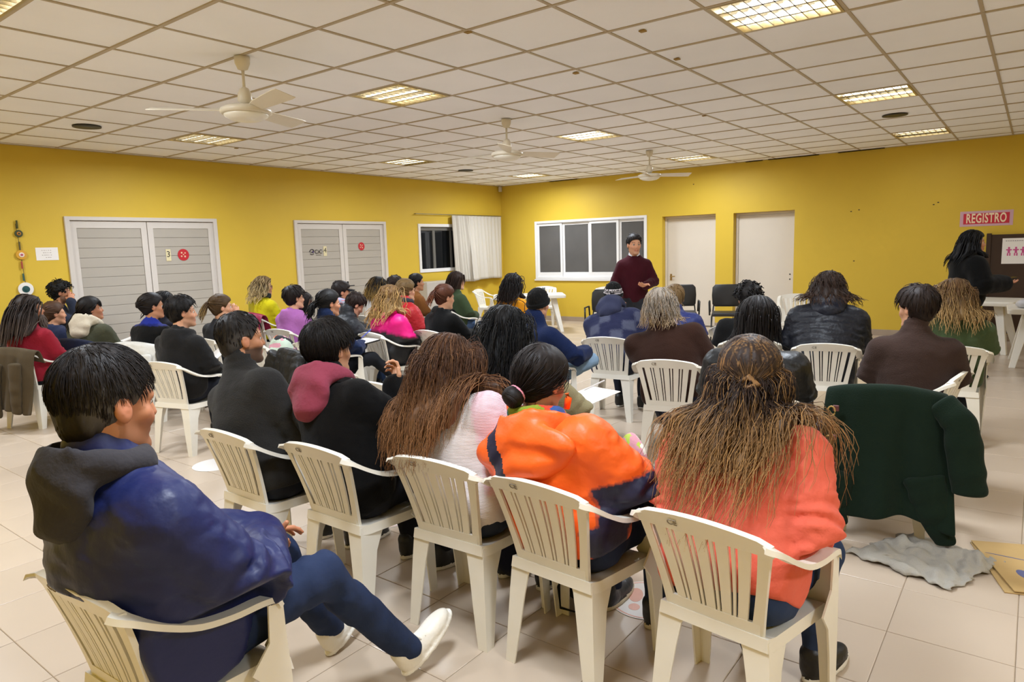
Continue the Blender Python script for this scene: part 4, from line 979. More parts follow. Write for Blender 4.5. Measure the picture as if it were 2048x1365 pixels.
            if st == 'half':      # loose hair below the tied half
                gy = np.linspace(-1, 1, 6); pg = np.stack([-.014-.085*np.sqrt(np.clip(1-gy**2*.85, 0, 1)), gy*.060, .0+0*gy], 1); L2 = g('len2', .40)
                r0 = g('mr', .034); mass(run(pg, unit_rows(np.stack([-.3+0*gy, gy*.3, -.7+0*gy], 1)), L2*(.74-.30*np.abs(gy)), 9, .5, np.full(6, r0*.72), wig=.03), r0, .012)
                n = int((1500 if near else 260)*den); K = 13; p0 = roots(n*2, lambda x: hairline(x)*0-.05); p0 = p0[(p0[:, 2] < .06) & (p0[:, 0] < .03)][:n]; n = len(p0)
                vel = unit_rows(np.stack([-.4+0*p0[:, 0], p0[:, 1]*1.5, -.8+0*p0[:, 0]], 1)); L = g('len2', .40)*(.50+.62*rnd.random(n)**.8)*(1-4.2*np.clip(np.abs(p0[:, 1])-.02, 0, .08)); pa = run(p0, vel, L, K, .45, r0*(.80+.85*rnd.random(n)), wig=.09)
                s = np.linspace(0, 1, K+1)[None]*L[:, None]; ph = rnd.random((n, 1))*6.28; pa[:, :, 1] += .008*np.sin(s*34+ph); pa[:, :, 0] += .006*np.cos(s*34+ph); add(pa, wst)
            if st in ('bun', 'lowbun'):
                R0 = g('bunr', .036); n = int((160 if near else 70)*den); K = 14; ph = rnd.random((n, 1))*6.28; a = np.linspace(0, 1, K)[None]*5.5+ph; th = rnd.random((n, 1))*6.28+a*.35; rr = R0*(.55+.35*np.cos(th))
                tv = unit(tie-np.array((-.014, 0, .03))); e1 = unit(np.cross(tv, (0, 1, .2))); e2 = np.cross(tv, e1); cen = tie+tv*R0*.55
                pa = cen+(e1*(rr*np.cos(a))[..., None]+e2*(rr*np.sin(a))[..., None]+tv*(R0*.62*np.sin(th))[..., None]); pa = HC+(pa*hs) @ HR.T; add(pa, wst*1.25)
                Vk, Fk = isosurf(lambda P: ell(P, (0, 0, 0), (R0*.95, R0*.95, R0*.8)), (-.08, -.08, -.08), (.08, .08, .08), .008); Rb = np.stack([e1, e2, tv], 1); HV.append(HC+((cen+Vk @ Rb.T)*hs) @ HR.T); HF.append(Fk+hn_); HCc.append(np.tile(hc*.7, (len(Vk), 1))); hn_ += len(Vk)
                n = 26; p0 = roots(n*6, lambda x: hairline(x)-.01); p0 = p0[p0[:, 2] < -.035][:n]
                if len(p0): add(run(p0, unit_rows(np.tile((-.2, 0, -1.0), (len(p0), 1))), .05+.05*rnd.random(len(p0)), 6, .4, .004+.01*rnd.random(len(p0)), wig=.2), wst*.7)
            if g('tie_col'):
                tv = unit(tie-np.array((-.014, 0, .03))); b = MB(); c0 = fromH(tie+tv*.002); q = HR @ tv; e1 = unit(np.cross(q, (0, 1, .1))); e2 = np.cross(q, e1); rr = g('tie_r', .020)
                b.loft([[c0+(e1*math.cos(a)+e2*math.sin(a))*(rr+.007*math.cos(t))+q*.008*math.sin(t) for t in (0, 1.05, 2.1, 3.14, 4.2, 5.24)] for a in np.linspace(0, 2*math.pi, 16, endpoint=False)], closed=True); b.build('hair_tie', cloth(g('tie_col'), 'cotton'), r, smooth=True)
        elif st in ('short', 'curly', 'buzz'):
            n = int((2600 if near else 380 if mid else 150)*den); K = 4 if st != 'curly' else 9
            p0 = roots(n, lambda x: hairline(x)+.004)
            okk = ~((np.abs(p0[:, 0]) < .030) & (p0[:, 2] < .030) & (np.abs(p0[:, 1]) > .05)); p0 = p0[okk]; n = len(p0)
            cw = crown+np.array((0, g('swirl', .01), 0)); vel = unit_rows(p0-cw+rnd.normal(size=(n, 3))*.012); fwd = np.clip((p0[:, 0]+.03)*9, 0, 1)[:, None]; vel = unit_rows(vel*(1-.5*fwd)+np.array((.9, g('comb', .25), -.05))*.5*fwd)
            Ls = g('len', .045)*(.6+.6*rnd.random(n))*np.clip(.4+(p0[:, 2]+.05)*5, .35, 1); tt = thick+.010*np.clip(p0[:, 2]/.1, 0, 1); off = tt*(.85+.45*rnd.random(n))+.0008
            nrm = unit_rows(p0-np.array((-.014, 0, .03))); p0 = p0+nrm*(off*.8)[:, None]
            if st == 'curly':
                pa = run(p0, vel, Ls, K, .12, off, wig=.1)
                ph = rnd.random((n, 1))*6.28; s = np.linspace(0, 1, K+1)[None]; R1 = g('curl_r', .010); pa = pa+np.stack([np.cos(s*9+ph), np.sin(s*9+ph), np.sin(s*7+ph*1.7)], -1)*R1*np.clip(s*2, 0, 1)[..., None]
                add(pa, wst*1.25)
            else: add(run(p0, vel, Ls, K, .10, off, wig=.02, hug=True), wst*(.72 if near else .95))
        if g('fringe'):
            n = 90 if mid else 45; p0 = np.stack([.05+.03*rnd.random(n), (rnd.random(n)-.5)*.09, .075+.02*rnd.random(n)], 1); add(run(p0, unit_rows(np.stack([1+0*p0[:, 0], p0[:, 1]*3, -.1+0*p0[:, 0]], 1)), .055+.03*rnd.random(n), 7, .3, .004+.008*rnd.random(n)), wst)
        if g('beard'):
            n = 160; a = (rnd.random(n)-.5)*2.2; p0 = np.stack([.078*np.cos(a)+.012, .066*np.sin(a), -.055-.05*rnd.random(n)], 1); add(run(p0, unit_rows(np.stack([.5+0*a, p0[:, 1]*4, -1+0*a], 1)), g('beard')*(.6+.5*rnd.random(n)), 6, .3, .004+.01*rnd.random(n), wig=.12), wst, tipmix=np.ones((1, 1, 1)) if g('beardcol') is None else np.ones((1, 1, 1)))
        if g('eyes', False):   # eyebrows
            n = 110; s = np.where(rnd.random(n) < .5, 1, -1); t = rnd.random(n); p0 = np.stack([.094-.016*t, s*(.016+.032*t), .024+.006*np.sin(t*2.6)], 1); p1 = p0+np.stack([-.004+0*t, s*.010, .002+0*t], 1)
            pa = np.stack([p0, (p0+p1)/2, p1], 1); pa = HC+(pa*hs) @ HR.T; add(pa, .0019)
        mesh_np('hair', np.concatenate(HV), np.concatenate(HF), HAIR_M, r, True, attrs={'col': np.clip(np.concatenate(HCc), 0, 1)})
    o.fromH, o.T, o.HC, o.HR, o.NB, o.nd, o.u, o.v, o.w, o.arms, o.legs, o.toH, o.topf, o.ts, o.vx = fromH, T, HC, HR, NB, nd, u, v, w, arms, legs, toH, topf, ts, vx
    return o
def beanie(o, col, bands=(), kind='wool', brim=.012):
    """knitted cap over the skull, as a child of the person"""
    def f(P):
        d = ell(P, (-.014, 0, .036), (.108, .088, .106))-.004*np.sin(np.arctan2(P[:, 1], P[:, 0]+.014)*40)*.4
        roll = np.abs(P[:, 2]-.35*(P[:, 0])*1.0-.012)-.022; d = np.minimum(d, smax(ell(P, (-.014, 0, .036), (.108+brim, .088+brim, .116)), roll, .008))
        return smax(d, (.30*P[:, 0]-.012)-P[:, 2], .006)
    V_, F_ = isosurf(f, (-.16, -.13, -.09), (.13, .13, .17), .007); fc = V_[F_].mean(1); mi = np.zeros(len(F_), int); ms = [cloth(col, kind)]
    for c, z0, z1 in bands: ms.append(cloth(c, kind)); q = fc[:, 2]-.10*fc[:, 0]; mi[(q > z0) & (q < z1)] = len(ms)-1
    return mesh_np('knit_cap', o.HC+V_ @ o.HR.T, F_, ms, o.obj, True, mat_idx=mi)
def scarf(o, cols, r=.105, tube=.030, kind='wool', drop=0.0):
    def f(P):
        q = np.stack([(P-o.NB.astype(F32)) @ o.u.astype(F32), (P-o.NB.astype(F32)) @ o.v.astype(F32), (P-o.NB.astype(F32)) @ o.nd.astype(F32)], 1)
        d = np.sqrt((np.sqrt(q[:, 0]**2+(q[:, 1]*.9)**2)-r)**2+((q[:, 2]-.03+.2*q[:, 0])*.75)**2)-tube
        return d-.006*noise(P, 26, 8)
    lo, hi = bounds([o.NB], r+tube+.03); V_, F_ = isosurf(f, lo, hi, max(.008, o.vx*.7)); fc = V_[F_].mean(1); ms = [cloth(c, kind) for c in cols]
    mi = ((noise(fc.astype(F32)*np.array((1, 1, 2.5), F32), 14, 6)*1.6+1)*len(ms)/2).astype(int).clip(0, len(ms)-1)
    return mesh_np('scarf', V_, F_, ms, o.obj, True, mat_idx=mi)

# ------------------------------------------------------------------ extras worn by people
def hood(o, col, kind='cotton', lining=None, big=1.0, drop=0.0, fur=False, wide=1.0):
    def f(P):
        q = np.stack([(P-o.NB.astype(F32)) @ o.u.astype(F32), (P-o.NB.astype(F32)) @ o.v.astype(F32), (P-o.NB.astype(F32)) @ o.w.astype(F32)], 1); q[:, 2] += drop
        rr = np.sqrt((q[:, 0]+.015)**2+(q[:, 1]*.92)**2); bk = np.clip(-q[:, 0]*9, 0, 1)
        ring = np.sqrt((rr-.092*big)**2+((q[:, 2]-.010-.03*bk+.30*np.maximum(q[:, 0], 0))*(.80-.2*bk))**2)-(.024+.010*bk)*big
        bag = ell(q, (-.112*big, 0, -.045*big), (.046*big, .118*big*wide, .095*big)); bag = smin(bag, ell(q, (-.135*big, 0, -.085*big), (.038*big, .07*big*wide, .07*big)), .03)
        d = smin(ring, bag, .03)-.006*np.sin(46*(q[:, 2]+.35*np.abs(q[:, 1])+.03*noise(P, 8, 4)))*bk
        d = smax(d, -ell(q, (-.068*big, 0, .055), (.044*big, .088*big, .085)), .015)
        return d-.005*noise(P, 16, 3)-.004*(1-2*np.abs(noise(P*np.array((1, 1, 1.6), F32), 10, 8)))-(.006*noise(P, 70, 2) if fur else 0)
    lo, hi = bounds([o.NB], .27*big*max(1, wide*.85)); V_, F_ = isosurf(f, lo, hi, max(.0085, o.vx*.8)); ms = [cloth(col, kind)]; mi = None
    if lining:
        ms.append(cloth(lining, 'fleece')); fc = V_[F_].mean(1); q = np.stack([(fc-o.NB) @ o.u, (fc-o.NB) @ o.v, (fc-o.NB) @ o.w], 1); q[:, 2] += drop
        mi = (ell(q.astype(F32), (-.060, 0, .045), (.066*big, .098*big, .10)) < 0).astype(int)
    return mesh_np('hood', V_, F_, ms, o.obj, True, mat_idx=mi)
def cap_visor(o, col):
    b = MB(); rings = []
    for k in range(9):
        a = (k-4)*.30; x0, y0 = .088*math.cos(a*.9)-.0, .080*math.sin(a*.9); ex = .075*math.cos(a*.75)
        rings.append([o.fromH(p) for p in ((x0, y0, .052), (x0+ex, y0*1.02, .044-.02*abs(a)), (x0+ex, y0*1.02, .040-.02*abs(a)), (x0, y0, .046))])
    b.loft(rings).build('visor', cloth(col, 'cotton'), o.obj, smooth=True)
def glasses(o, col):
    m = mat('frame_'+col[1:], col, .3, .5); b = MB()
    for s in (1, -1):
        pts = [o.fromH((.104, s*(.033+.021*math.cos(t)), .002+.017*math.sin(t))) for t in np.linspace(0, 6.28, 13)]; b.tube(pts, .0025, 6)
        b.tube([o.fromH((.100, s*.054, .006)), o.fromH((.05, s*.080, .008)), o.fromH((.0, s*.088, .006))], .0025, 6)
    b.tube([o.fromH((.106, .012, .004)), o.fromH((.106, -.012, .004))], .0025, 6); b.build('glasses', m, o.obj, smooth=True)
def hair_clip(o, p, col, r=.016):
    b = MB(); c = o.fromH(p); b.tube([c+o.v*(-r*1.6), c, c+o.v*(r*1.6)], [r*.4, r, r*.4], 8); b.build('hair_clip', mat('clip_'+col[1:], col, .3, .6), o.obj, smooth=True)

AUD = 'people of the seated audience'
def seat(o, lab, dx=0.0, dy=0.0, face=None, CE=True):
    """the white plastic chair a person sits on"""
    return chair(o.root_xy[0]+dx, o.root_xy[1]+dy, o.face if face is None else face, lab)
PEOPLE = {}
def P(key, lab, chairlab, chair_face=None, **S):
    o = make_person(lab, **S); o.obj['group'] = AUD; PEOPLE[key] = o
    if chairlab: o.chair = seat(o, chairlab, face=chair_face)
    return o

# ------------------------------------------------------------------ nearest people
o = P('blue', 'man in a shiny navy blue jacket with a charcoal hood, legs stretched out, white sneakers', 'nearest plastic chair, holding the man in the navy blue jacket', px=(203, 704), z=1.39, over=.765, root=(.89, 1.98), face=4, girth=1.50, sw=1.30, ag=1.36, hs=1.17, kind='shell', top='#161f4e', collar='coat', bottom='#26314c', shoe='#e6e1d6', sole='#efece4', lt=1.08,
      hyaw=2, hpitch=6, hair='short', hc='#1b1513', grey=.55, thick=.006, len=.045, fem=0, skin='#b9805f', stubble=.25, eyes=True, hem=-.10,
      legR=((.45, -.13, .545), (.78, -.19, .115)), legL=((.47, .14, .54), (.74, .19, .10)), footR=(1, -.10, .55), footL=(1, .22, .45),
      armR=((.07, -.30*-1, .71), (.33, -.02, .665)), armL=((.10, .28, .72), (.36, .08, .67)), thumbL=1, thumbR=1, curlR=.5, curlL=.4, handR=(1, .25, -.05), handL=(1, -.1, .0), wr=.85)
hood(o, '#353337', 'cotton', lining='#2a292b', big=1.12)
o = P('grey', 'bearded man in a charcoal grey fleece pullover seated in the nearest row', 'chair of the bearded man in the grey fleece', px=(432, 627), z=1.335, root=(1.96, 3.08), face=0, girth=1.38, sw=1.22, ag=1.2, hs=1.06, kind='fleece', top='#2b2a29', collar='turtle', hyaw=-12, hair='short', hc='#1e1917', grey=.4, thick=.005, len=.035, fem=0, skin='#b8825f', stubble=.85, eyes=True, wr=.8, hem=-.10)
o = P('boy', 'young man in a black coat with a burgundy hood resting his chin on his hand', 'chair of the young man in the black coat with burgundy hood', px=(640, 648), z=1.30, root=(2.04, 2.49), face=0, girth=1.15, sw=1.10, ag=1.15, kind='wool', top='#0d0c0c', collar='coat', hyaw=0, hair='short', hc='#17110e', thick=.022, len=.06, comb=-.3, fem=.4, skin='#cf9d7b', armR=((.17, .20, .77), (.22, .04, .975)), handR=(.3, .25, .75), normR=(1, -.3, -.2), curlR=.9, bottom='#1b1b20', eyes=True, hem=-.13)
hood(o, '#86394a', 'cotton', lining='#6e2c3b', big=1.12)
b = MB(); p0 = o.T(-.03, -.145, .60*o.ts)
for _ in range(60):
    if o.topf(p0[None].astype(F32))[0] < .004: break
    p0 = p0-o.w*.006
b.box((-.05, -.022, -.004), (.05, .022, .006)); ep = b.build('epaulette', cloth('#0d0c0c', 'wool'), o.obj, bevel=.004); ep.location = p0; ep.rotation_euler = (.42, .1, -1.3)
bt = MB().lathe([(.001, .006), (.010, .006), (.012, .002), (.012, 0)], n=12).build('button', m_black, ep, smooth=True); bt.location = (.035, 0, .006)
o = P('white', 'woman with long wavy brown hair in a white ribbed knit cardigan', 'chair of the woman in the white knit cardigan', px=(838, 676), z=1.235, root=(2.17, 1.91), face=2, girth=1.22, sw=1.18, ag=1.35, kind='knit', top='#dcd4d0', collar='crew', hair='long', hc='#4a2d1a', tip='#9c6d43', tipstart=.22, streak=.06, len=.45, wave=.009, wfreq=16, thick=.020, mr=.044, spread=.55, hyaw=12, skin='#d5a384', zones=[('#e6c3cb', lambda u, v, w, c: (v < -.20) & (w > .02))], bulk=.008, bottom='#2a2f3d', hem=-.14)
o = P('orange', 'woman in an orange and navy hooded jacket with a low bun and pink hair tie', 'chair of the woman in the orange and navy jacket', vxs=.8, px=(1082, 702), z=1.235, root=(2.17, 1.37), face=-4, girth=1.25, sw=1.18, ag=1.25, kind='shell', top='#f0621f', collar='crew', hair='lowbun', hc='#1a1210', thick=.016, bunr=.047, tie=(-.108, .012, -.055), tie_col='#d98a9a', tie_r=.032, hyaw=-6, hpitch=14, hfwd=.05, skin='#b97f5e', bottom='#232b42',
      zones=[('#20203a', lambda u, v, w, c: (np.abs(v) > .222) & (w < .20)), ('#20203a', lambda u, v, w, c: (np.abs(v) > .17) & (u < .06) & (w < .06))], bulk=.008, wr=.7, hem=-.06, armR=((.06, .255, .71), (.30, .08, .68)), shoe='#26262a', sole='#c9bda4')
hd = hood(o, '#f0621f', 'shell', lining='#1a191b', big=1.15, drop=.03, wide=1.75); me = hd.data; me.materials.append(cloth('#20203a', 'shell'))
for pl in me.polygons:
    q = np.array(pl.center)-o.NB; vv = q @ o.v
    if pl.material_index == 0 and .085 < vv-.25*(q @ o.w) < .150 and q @ o.u < -.03: pl.material_index = 2
scarf(o, ['#2f7f78', '#7f8c2e', '#c0442e', '#31508c'], r=.082, tube=.024)
for s in (1, -1):
    t_ = MB(); p0 = o.NB+o.v*.135*s+o.u*.02+o.w*.03; t_.tube([p0, p0+o.v*.02*s+o.w*.035, p0+o.v*.02*s+o.w*.055], [.012, .014, .009], 8); t_.build('drawstring_toggle', cloth('#f0621f', 'shell'), o.obj, smooth=True)
o = P('coral', 'woman in a coral sweatshirt with half tied long highlighted hair', 'chair of the woman in the coral sweatshirt', px=(1500, 697), z=1.24, root=(2.17, .74), face=-7, girth=1.38, sw=1.24, ag=1.38, hs=1.08, damp=.28, kind='cotton', top='#d8634e', collar='crew', hair='half', hc='#2e1f17', tip='#b98a52', tipstart=.30, streak=.22, len=.34, len2=.60, wave=.005, thick=.024, mr=.042, tie=(-.150, 0, .010), hyaw=24, skin='#cf9d7b', bottom='#2c3a58', armR=((.04, .235, .70), (.24, .12, .665)), armL=((.02, .27, .68), (.12, .27, .48)), hem=-.075, wr=1.1)
kn = MB(); c0 = o.fromH((-.168, 0, .012)); kn.tube([c0+o.v*.03+o.w*.01, c0+o.w*.028, c0-o.v*.03, c0-o.w*.022+o.u*-.012, c0+o.v*.022], [.010, .014, .013, .014, .010], 8)
kn.build('hair_knot', mat('hair_knot', '#7d5a35', .42, .45, vary=(60, .35), bump=(90, .3, .003)), o.obj, smooth=True)

# ------------------------------------------------------------------ second and third rows, right half
o = P('olive', 'woman with long wavy black hair in an olive beige top, writing on white paper', 'chair marked CE of the woman with long black hair', px=(1012, 623), z=1.285, root=(3.14, 2.24), face=6, girth=1.15, sw=1.08, kind='fleece', top='#8a8162', hair='long', hc='#0b0909', len=.47, wave=.007, thick=.026, mr=.048, spread=.6, hyaw=5, armR='write', skin='#c08a68', wr=.7, bottom='#23252c')
o = P('beanie', 'person in a black knit beanie and navy fleece, hand on a light jeans knee', 'chair of the person in the black beanie and navy fleece', px=(1076, 580), z=1.285, face=-12, girth=1.12, sw=1.12, ag=1.15, kind='fleece', top='#182344', collar='coat', hair='buzz', hc='#17110e', thick=.002, len=.02, hyaw=18, hpitch=4, bottom='#7d95ab', legR=((.43, -.20, .66), (.36, .10, .50)), footR=(.3, 1, -.2), armR=((.14, .30, .73), (.37, .20, .735)), curlR=.7, fem=.2, skin='#c39070')
beanie(o, '#131313')
o = P('plaid', 'person in a navy plaid hooded jacket and black beanie with white stripes', 'chair marked CE of the person in the plaid hooded jacket', px=(1226, 570), z=1.245, vxs=.65, root=(5.72, 3.13), face=8, girth=1.3, sw=1.2, ag=1.25, kind='fleece', top='#272a44', collar='coat', hair='buzz', thick=.002, len=.02, hc='#1a1412', hyaw=20, bottom='#20222c', zones=[('#4a4d60', lambda u, v, w, c: ((np.floor((v+2)/.11)+np.floor((w+2)/.085)) % 3 == 0))], fem=.2, bulk=.01)
beanie(o, '#121212', bands=[('#c4bcbe', .030, .041), ('#c4bcbe', .049, .056), ('#c4bcbe', .064, .078)])
hood(o, '#33364c', 'fleece', lining='#8a6f52', big=1.1)
o = P('brownf', 'woman with greying blonde bobbed hair in a dark brown fleece jacket', 'chair of the woman in the dark brown fleece', px=(1322, 584), z=1.265, root=(4.80, 2.14), face=12, girth=1.42, sw=1.3, ag=1.35, kind='fleece', top='#2e1c15', collar='high', hair='bob', hc='#8f8375', tip='#b28f5e', tipstart=.45, len=.20, wave=.009, thick=.024, mr=.036, hyaw=10, skin='#d5a788', bottom='#1f2133', wr=.8, hem=-.12)
o = P('bluep', 'woman with blonde hair in a bun wearing a royal blue quilted jacket', 'chair of the woman in the blue quilted jacket', px=(1350, 573), z=1.21, face=8, girth=1.2, sw=1.12, kind='puffer', top='#2c356c', collar='coat', hair='bun', hc='#7d6340', thick=.016, bunr=.034, tie=(-.075, 0, .085), hyaw=12, skin='#d5a788')
o = P('strap', 'person with short black curls in a black hoodie with a lettered crossbody strap', 'chair of the person with the lettered crossbody strap', px=(1497, 571), z=1.245, face=22, girth=1.2, sw=1.15, kind='cotton', top='#0b0b0b', collar='crew', hair='curly', hc='#100c0b', thick=.024, len=.05, hyaw=18, skin='#c08b6c', bottom='#1a1a1e')
scarf(o, ['#b9a6ac', '#a8959c'], r=.075, tube=.022)
so = o
o = P('leather', 'person with a smooth dark bowl cut in a black leather jacket', 'chair of the person in the black leather jacket', px=(1516, 602), z=1.29, root=(4.02, 1.28), face=12, girth=1.15, sw=1.15, ag=1.25, kind='leather', top='#0b0c0e', collar='coat', hair='bob', hc='#150e0b', len=.135, thick=.022, mr=.034, spread=.3, hyaw=6, skin='#c08b6c', bottom='#17181c', bulk=.008, hem=-.10)
o = P('blackp', 'broad person with curly brown hair in a black puffer jacket with a hood', 'chair with striped looking slats of the broad person in the black puffer', px=(1658, 551), z=1.32, root=(6.08, 1.36), face=14, girth=1.45, sw=1.25, ag=1.35, kind='puffer', top='#101118', collar='coat', hair='curly_long', hc='#2a1b13', tip='#4a3220', len=.22, thick=.028, mr=.036, hyaw=-8, hroll=8, skin='#c89674', bottom='#35333a', shoe='#232325')
hood(o, '#181922', 'puffer', big=1.15); hair_clip(o, (-.06, -.07, .06), '#c9953f')
o = P('brownt', 'man with short brown hair in a dark brown turtleneck looking to the left', 'chair turned sideways under the man in the brown turtleneck', chair_face=82, px=(1834, 579), z=1.30, face=12, girth=1.15, sw=1.12, ag=1.1, kind='fleece', top='#3a2c27', collar='turtle', hair='short', hc='#22150f', thick=.022, len=.06, hyaw=44, hpitch=4, fem=0, skin='#d9a584', wr=.9, bottom='#25252b', hem=-.12)
o = P('greenp', 'woman with wavy blonde hair in a green hooded parka', 'chair at the right edge of the audience under the green parka', px=(1908, 565), z=1.265, face=8, girth=1.22, sw=1.15, kind='cotton', top='#3f4c30', collar='hood', hair='long', hc='#5a3f22', tip='#b3905a', tipstart=.2, len=.30, wave=.008, thick=.022, mr=.038, hyaw=16, skin='#d9ab8c', bulk=.012, wr=1.2)
# ------------------------------------------------------------------ middle of the left half
o = P('navyw', 'woman with a curly black ponytail in a navy fleece writing in a notebook', 'chair of the woman in the navy fleece with a notebook', px=(657, 583), z=1.27, face=-4, girth=1.08, sw=1.05, kind='fleece', top='#1a2542', collar='coat', hair='pony', hc='#0e0b0b', tie=(-.112, .0, .012), tie_col='#d8d4d8', tie_r=.022, len=.20, wave=.010, thick=.014, hyaw=-14, hpitch=4, armR='write', bottom='#17181c', legR=((.40, -.13, .56), (.72, -.28, .24)), footR=(1, -.2, .3), skin='#c28c6c', eyes=True, shoe='#2a2624')
nb_o = o
o = P('lilac', 'young person with short dark hair in a lilac hoodie', 'chair of the young person in the lilac hoodie', px=(588, 576), z=1.255, face=6, girth=1.12, sw=1.1, kind='cotton', top='#a565a6', collar='hood', hair='short', hc='#1a110e', thick=.024, len=.065, hyaw=-20, skin='#d3a07f', eyes=True, wr=1.2)
o = P('yellow', 'woman with wavy blonde hair and glasses in a mustard yellow sweater', 'chair of the woman in the mustard yellow sweater', px=(527, 557), z=1.32, face=8, girth=1.15, sw=1.1, kind='cotton', top='#b3a60f', hair='long', hc='#5f4a2c', tip='#d0b682', tipstart=.15, len=.26, wave=.011, thick=.026, mr=.036, hyaw=-36, skin='#c08a6c', eyes=True, wr=1.3)
scarf(o, ['#3a3f42', '#2c3032'], r=.082, tube=.028); glasses(o, '#6a4a3a')
o = P('darkback', 'person in black mostly hidden behind the lilac hoodie', 'chair hidden behind the lilac hoodie', px=(608, 588), z=1.125, face=-20, kind='cotton', top='#141416', hair='bob', hc='#1d1512', len=.16, hyaw=-12, skin='#c18d70', eyes=True)
o = P('capbun', 'person with a topknot, cap visor and pastel scarf', 'chair of the person with the pastel scarf', px=(683, 566), z=1.265, face=-22, girth=1.1, kind='puffer', top='#2b2e33', collar='coat', hair='bun', hc='#1f1613', bunr=.036, tie=(-.075, 0, .095), hyaw=-12, hpitch=6, skin='#b88363', eyes=True)
scarf(o, ['#aeb6d4', '#d69aa4', '#c5cbdc', '#d8b0b8'], r=.09, tube=.034); cap_visor(o, '#1c1c20')
o = P('puffdown', 'person in a black quilted jacket bending the head down', 'chair of the person in black bending the head', px=(709, 590), z=1.155, face=-22, girth=1.15, kind='puffer', top='#1d1f23', collar='high', hair='short', hc='#24150f', thick=.018, len=.05, hpitch=34, hfwd=.07, lean=14, skin='#c9967a', bottom='#2c3d5c', armR='write')
o = P('whiteh', 'woman with black to blonde hair in a white hoodie', 'chair of the woman in the white hoodie', px=(757, 558), z=1.28, face=-8, kind='cotton', top='#d9d4d0', collar='hood', hair='long', hc='#14100d', tip='#b08a42', tipstart=.22, len=.28, wave=.006, thick=.022, hyaw=4, skin='#cf9f80')
o = P('dark14', 'person with short brown hair behind the blonde woman in red', 'chair behind the woman in the red jacket', px=(790, 555), z=1.27, face=-8, kind='cotton', top='#2a2724', hair='short', hc='#2a1c14', thick=.02, len=.05, hyaw=0, skin='#c9967a')
o = P('pink', 'woman with long curly blonde hair in a pink and black jacket', 'chair of the woman in the pink and black jacket', px=(782, 576), z=1.255, face=-9, girth=1.22, sw=1.15, kind='shell', top='#dc1478', collar='crew', hair='curly_long', hc='#6b4d29', tip='#cfa768', tipstart=.1, len=.34, thick=.024, mr=.036, hyaw=8, skin='#d3a484', zones=[('#17171a', lambda u, v, w, c: w < .27-.35*np.maximum(np.abs(v)-.16, 0))], bulk=.006, bottom='#1c1c24')
hood(o, '#dc1478', 'shell', big=1.1)
o = P('red', 'woman with a blonde ponytail in a red quilted jacket', 'chair of the woman in the red jacket', px=(812, 562), z=1.29, face=-10, girth=1.15, kind='puffer', top='#ab2126', collar='coat', hair='pony', hc='#6a5230', tip='#a98c5c', tipstart=0, tie=(-.11, 0, .05), len=.2, hyaw=-2, thick=.02, skin='#cf9f80')
scarf(o, ['#33353d'], r=.08, tube=.026)
o = P('camel', 'woman with sleek black hair in a fitted camel sweater', 'chair of the woman in the camel sweater', px=(833, 550), z=1.28, face=-16, kind='cotton', top='#8c5a2e', hair='lowbun', hc='#0e0b0b', tie=(-.112, 0, .0), bunr=.03, hyaw=-14, skin='#b9825f', eyes=True, sw=.98)
o = P('auburn', 'woman with auburn hair held by a pink clip in a black sweater', 'chair of the woman with the pink hair clip', px=(889, 573), z=1.25, face=-6, girth=1.1, sw=1.08, kind='fleece', top='#0c0c0c', hair='pony', hc='#4d2815', tip='#7a4424', tie=(-.10, 0, .055), len=.17, wave=.006, hyaw=-14, hpitch=8, skin='#d3a080', armR='write', bottom='#33425c', eyes=True)
hair_clip(o, (-.115, 0, .062), '#d59aa8', .020)
o = P('green19', 'woman with a brown bob and purple glasses in a green sweater', 'chair of the woman in the green sweater', px=(914, 547), z=1.295, face=-14, girth=1.1, kind='fleece', top='#3b4932', collar='turtle', hair='bob', hc='#2f1e15', len=.19, thick=.02, spread=.25, hyaw=-14, skin='#d3a586', eyes=True, bottom='#4a5f80', fringe=True)
glasses(o, '#5a3f78')
o = P('mustard', 'woman with long dark curly hair in a mustard yellow top near the white table', 'chair of the woman in mustard near the white table', px=(1027, 552), z=1.27, face=-2, kind='cotton', top='#cc881a', hair='curly_long', hc='#120d0b', tip='#2a1a12', len=.36, thick=.026, mr=.036, hyaw=4, skin='#c48f70')
# ------------------------------------------------------------------ left group by the double doors
o = P('dread', 'man with long grey brown dreadlocks and a white beard in a dark red jacket', 'chair of the man with dreadlocks, a brown coat over its back', px=(58, 596), z=1.29, face=25, girth=1.15, sw=1.1, kind='cotton', top='#8c1c2c', collar='coat', hair='dreads', hc='#2b211d', tip='#5a4a40', len=.42, thick=.024, mr=.04, hyaw=-40, hpitch=-4, fem=0, skin='#ad7757', beard=.13, eyes=True)
o = P('curly', 'man with curly black hair resting his cheek on his hand by the wall', 'chair of the curly haired man by the wall', px=(120, 566), z=1.385, face=-20, kind='cotton', top='#252a38', hair='curly', hc='#0f0c0b', thick=.02, len=.05, fem=0, stubble=.7, skin='#c08a6a', armR=((.22, .16, .84), (.12, .10, 1.15)), handR=(.1, .2, 1), normR=(-.3, -1, .2), curlR=.9, hyaw=-6, eyes=True)
o = P('navyb', 'woman with a loose brown bun in a navy top behind the dreadlocks', 'chair of the woman with the loose brown bun', px=(107, 607), z=1.17, face=15, kind='cotton', top='#20263e', collar='hood', hair='bun', hc='#4a3120', bunr=.045, tie=(-.095, 0, .03), hyaw=-26, skin='#c49070')
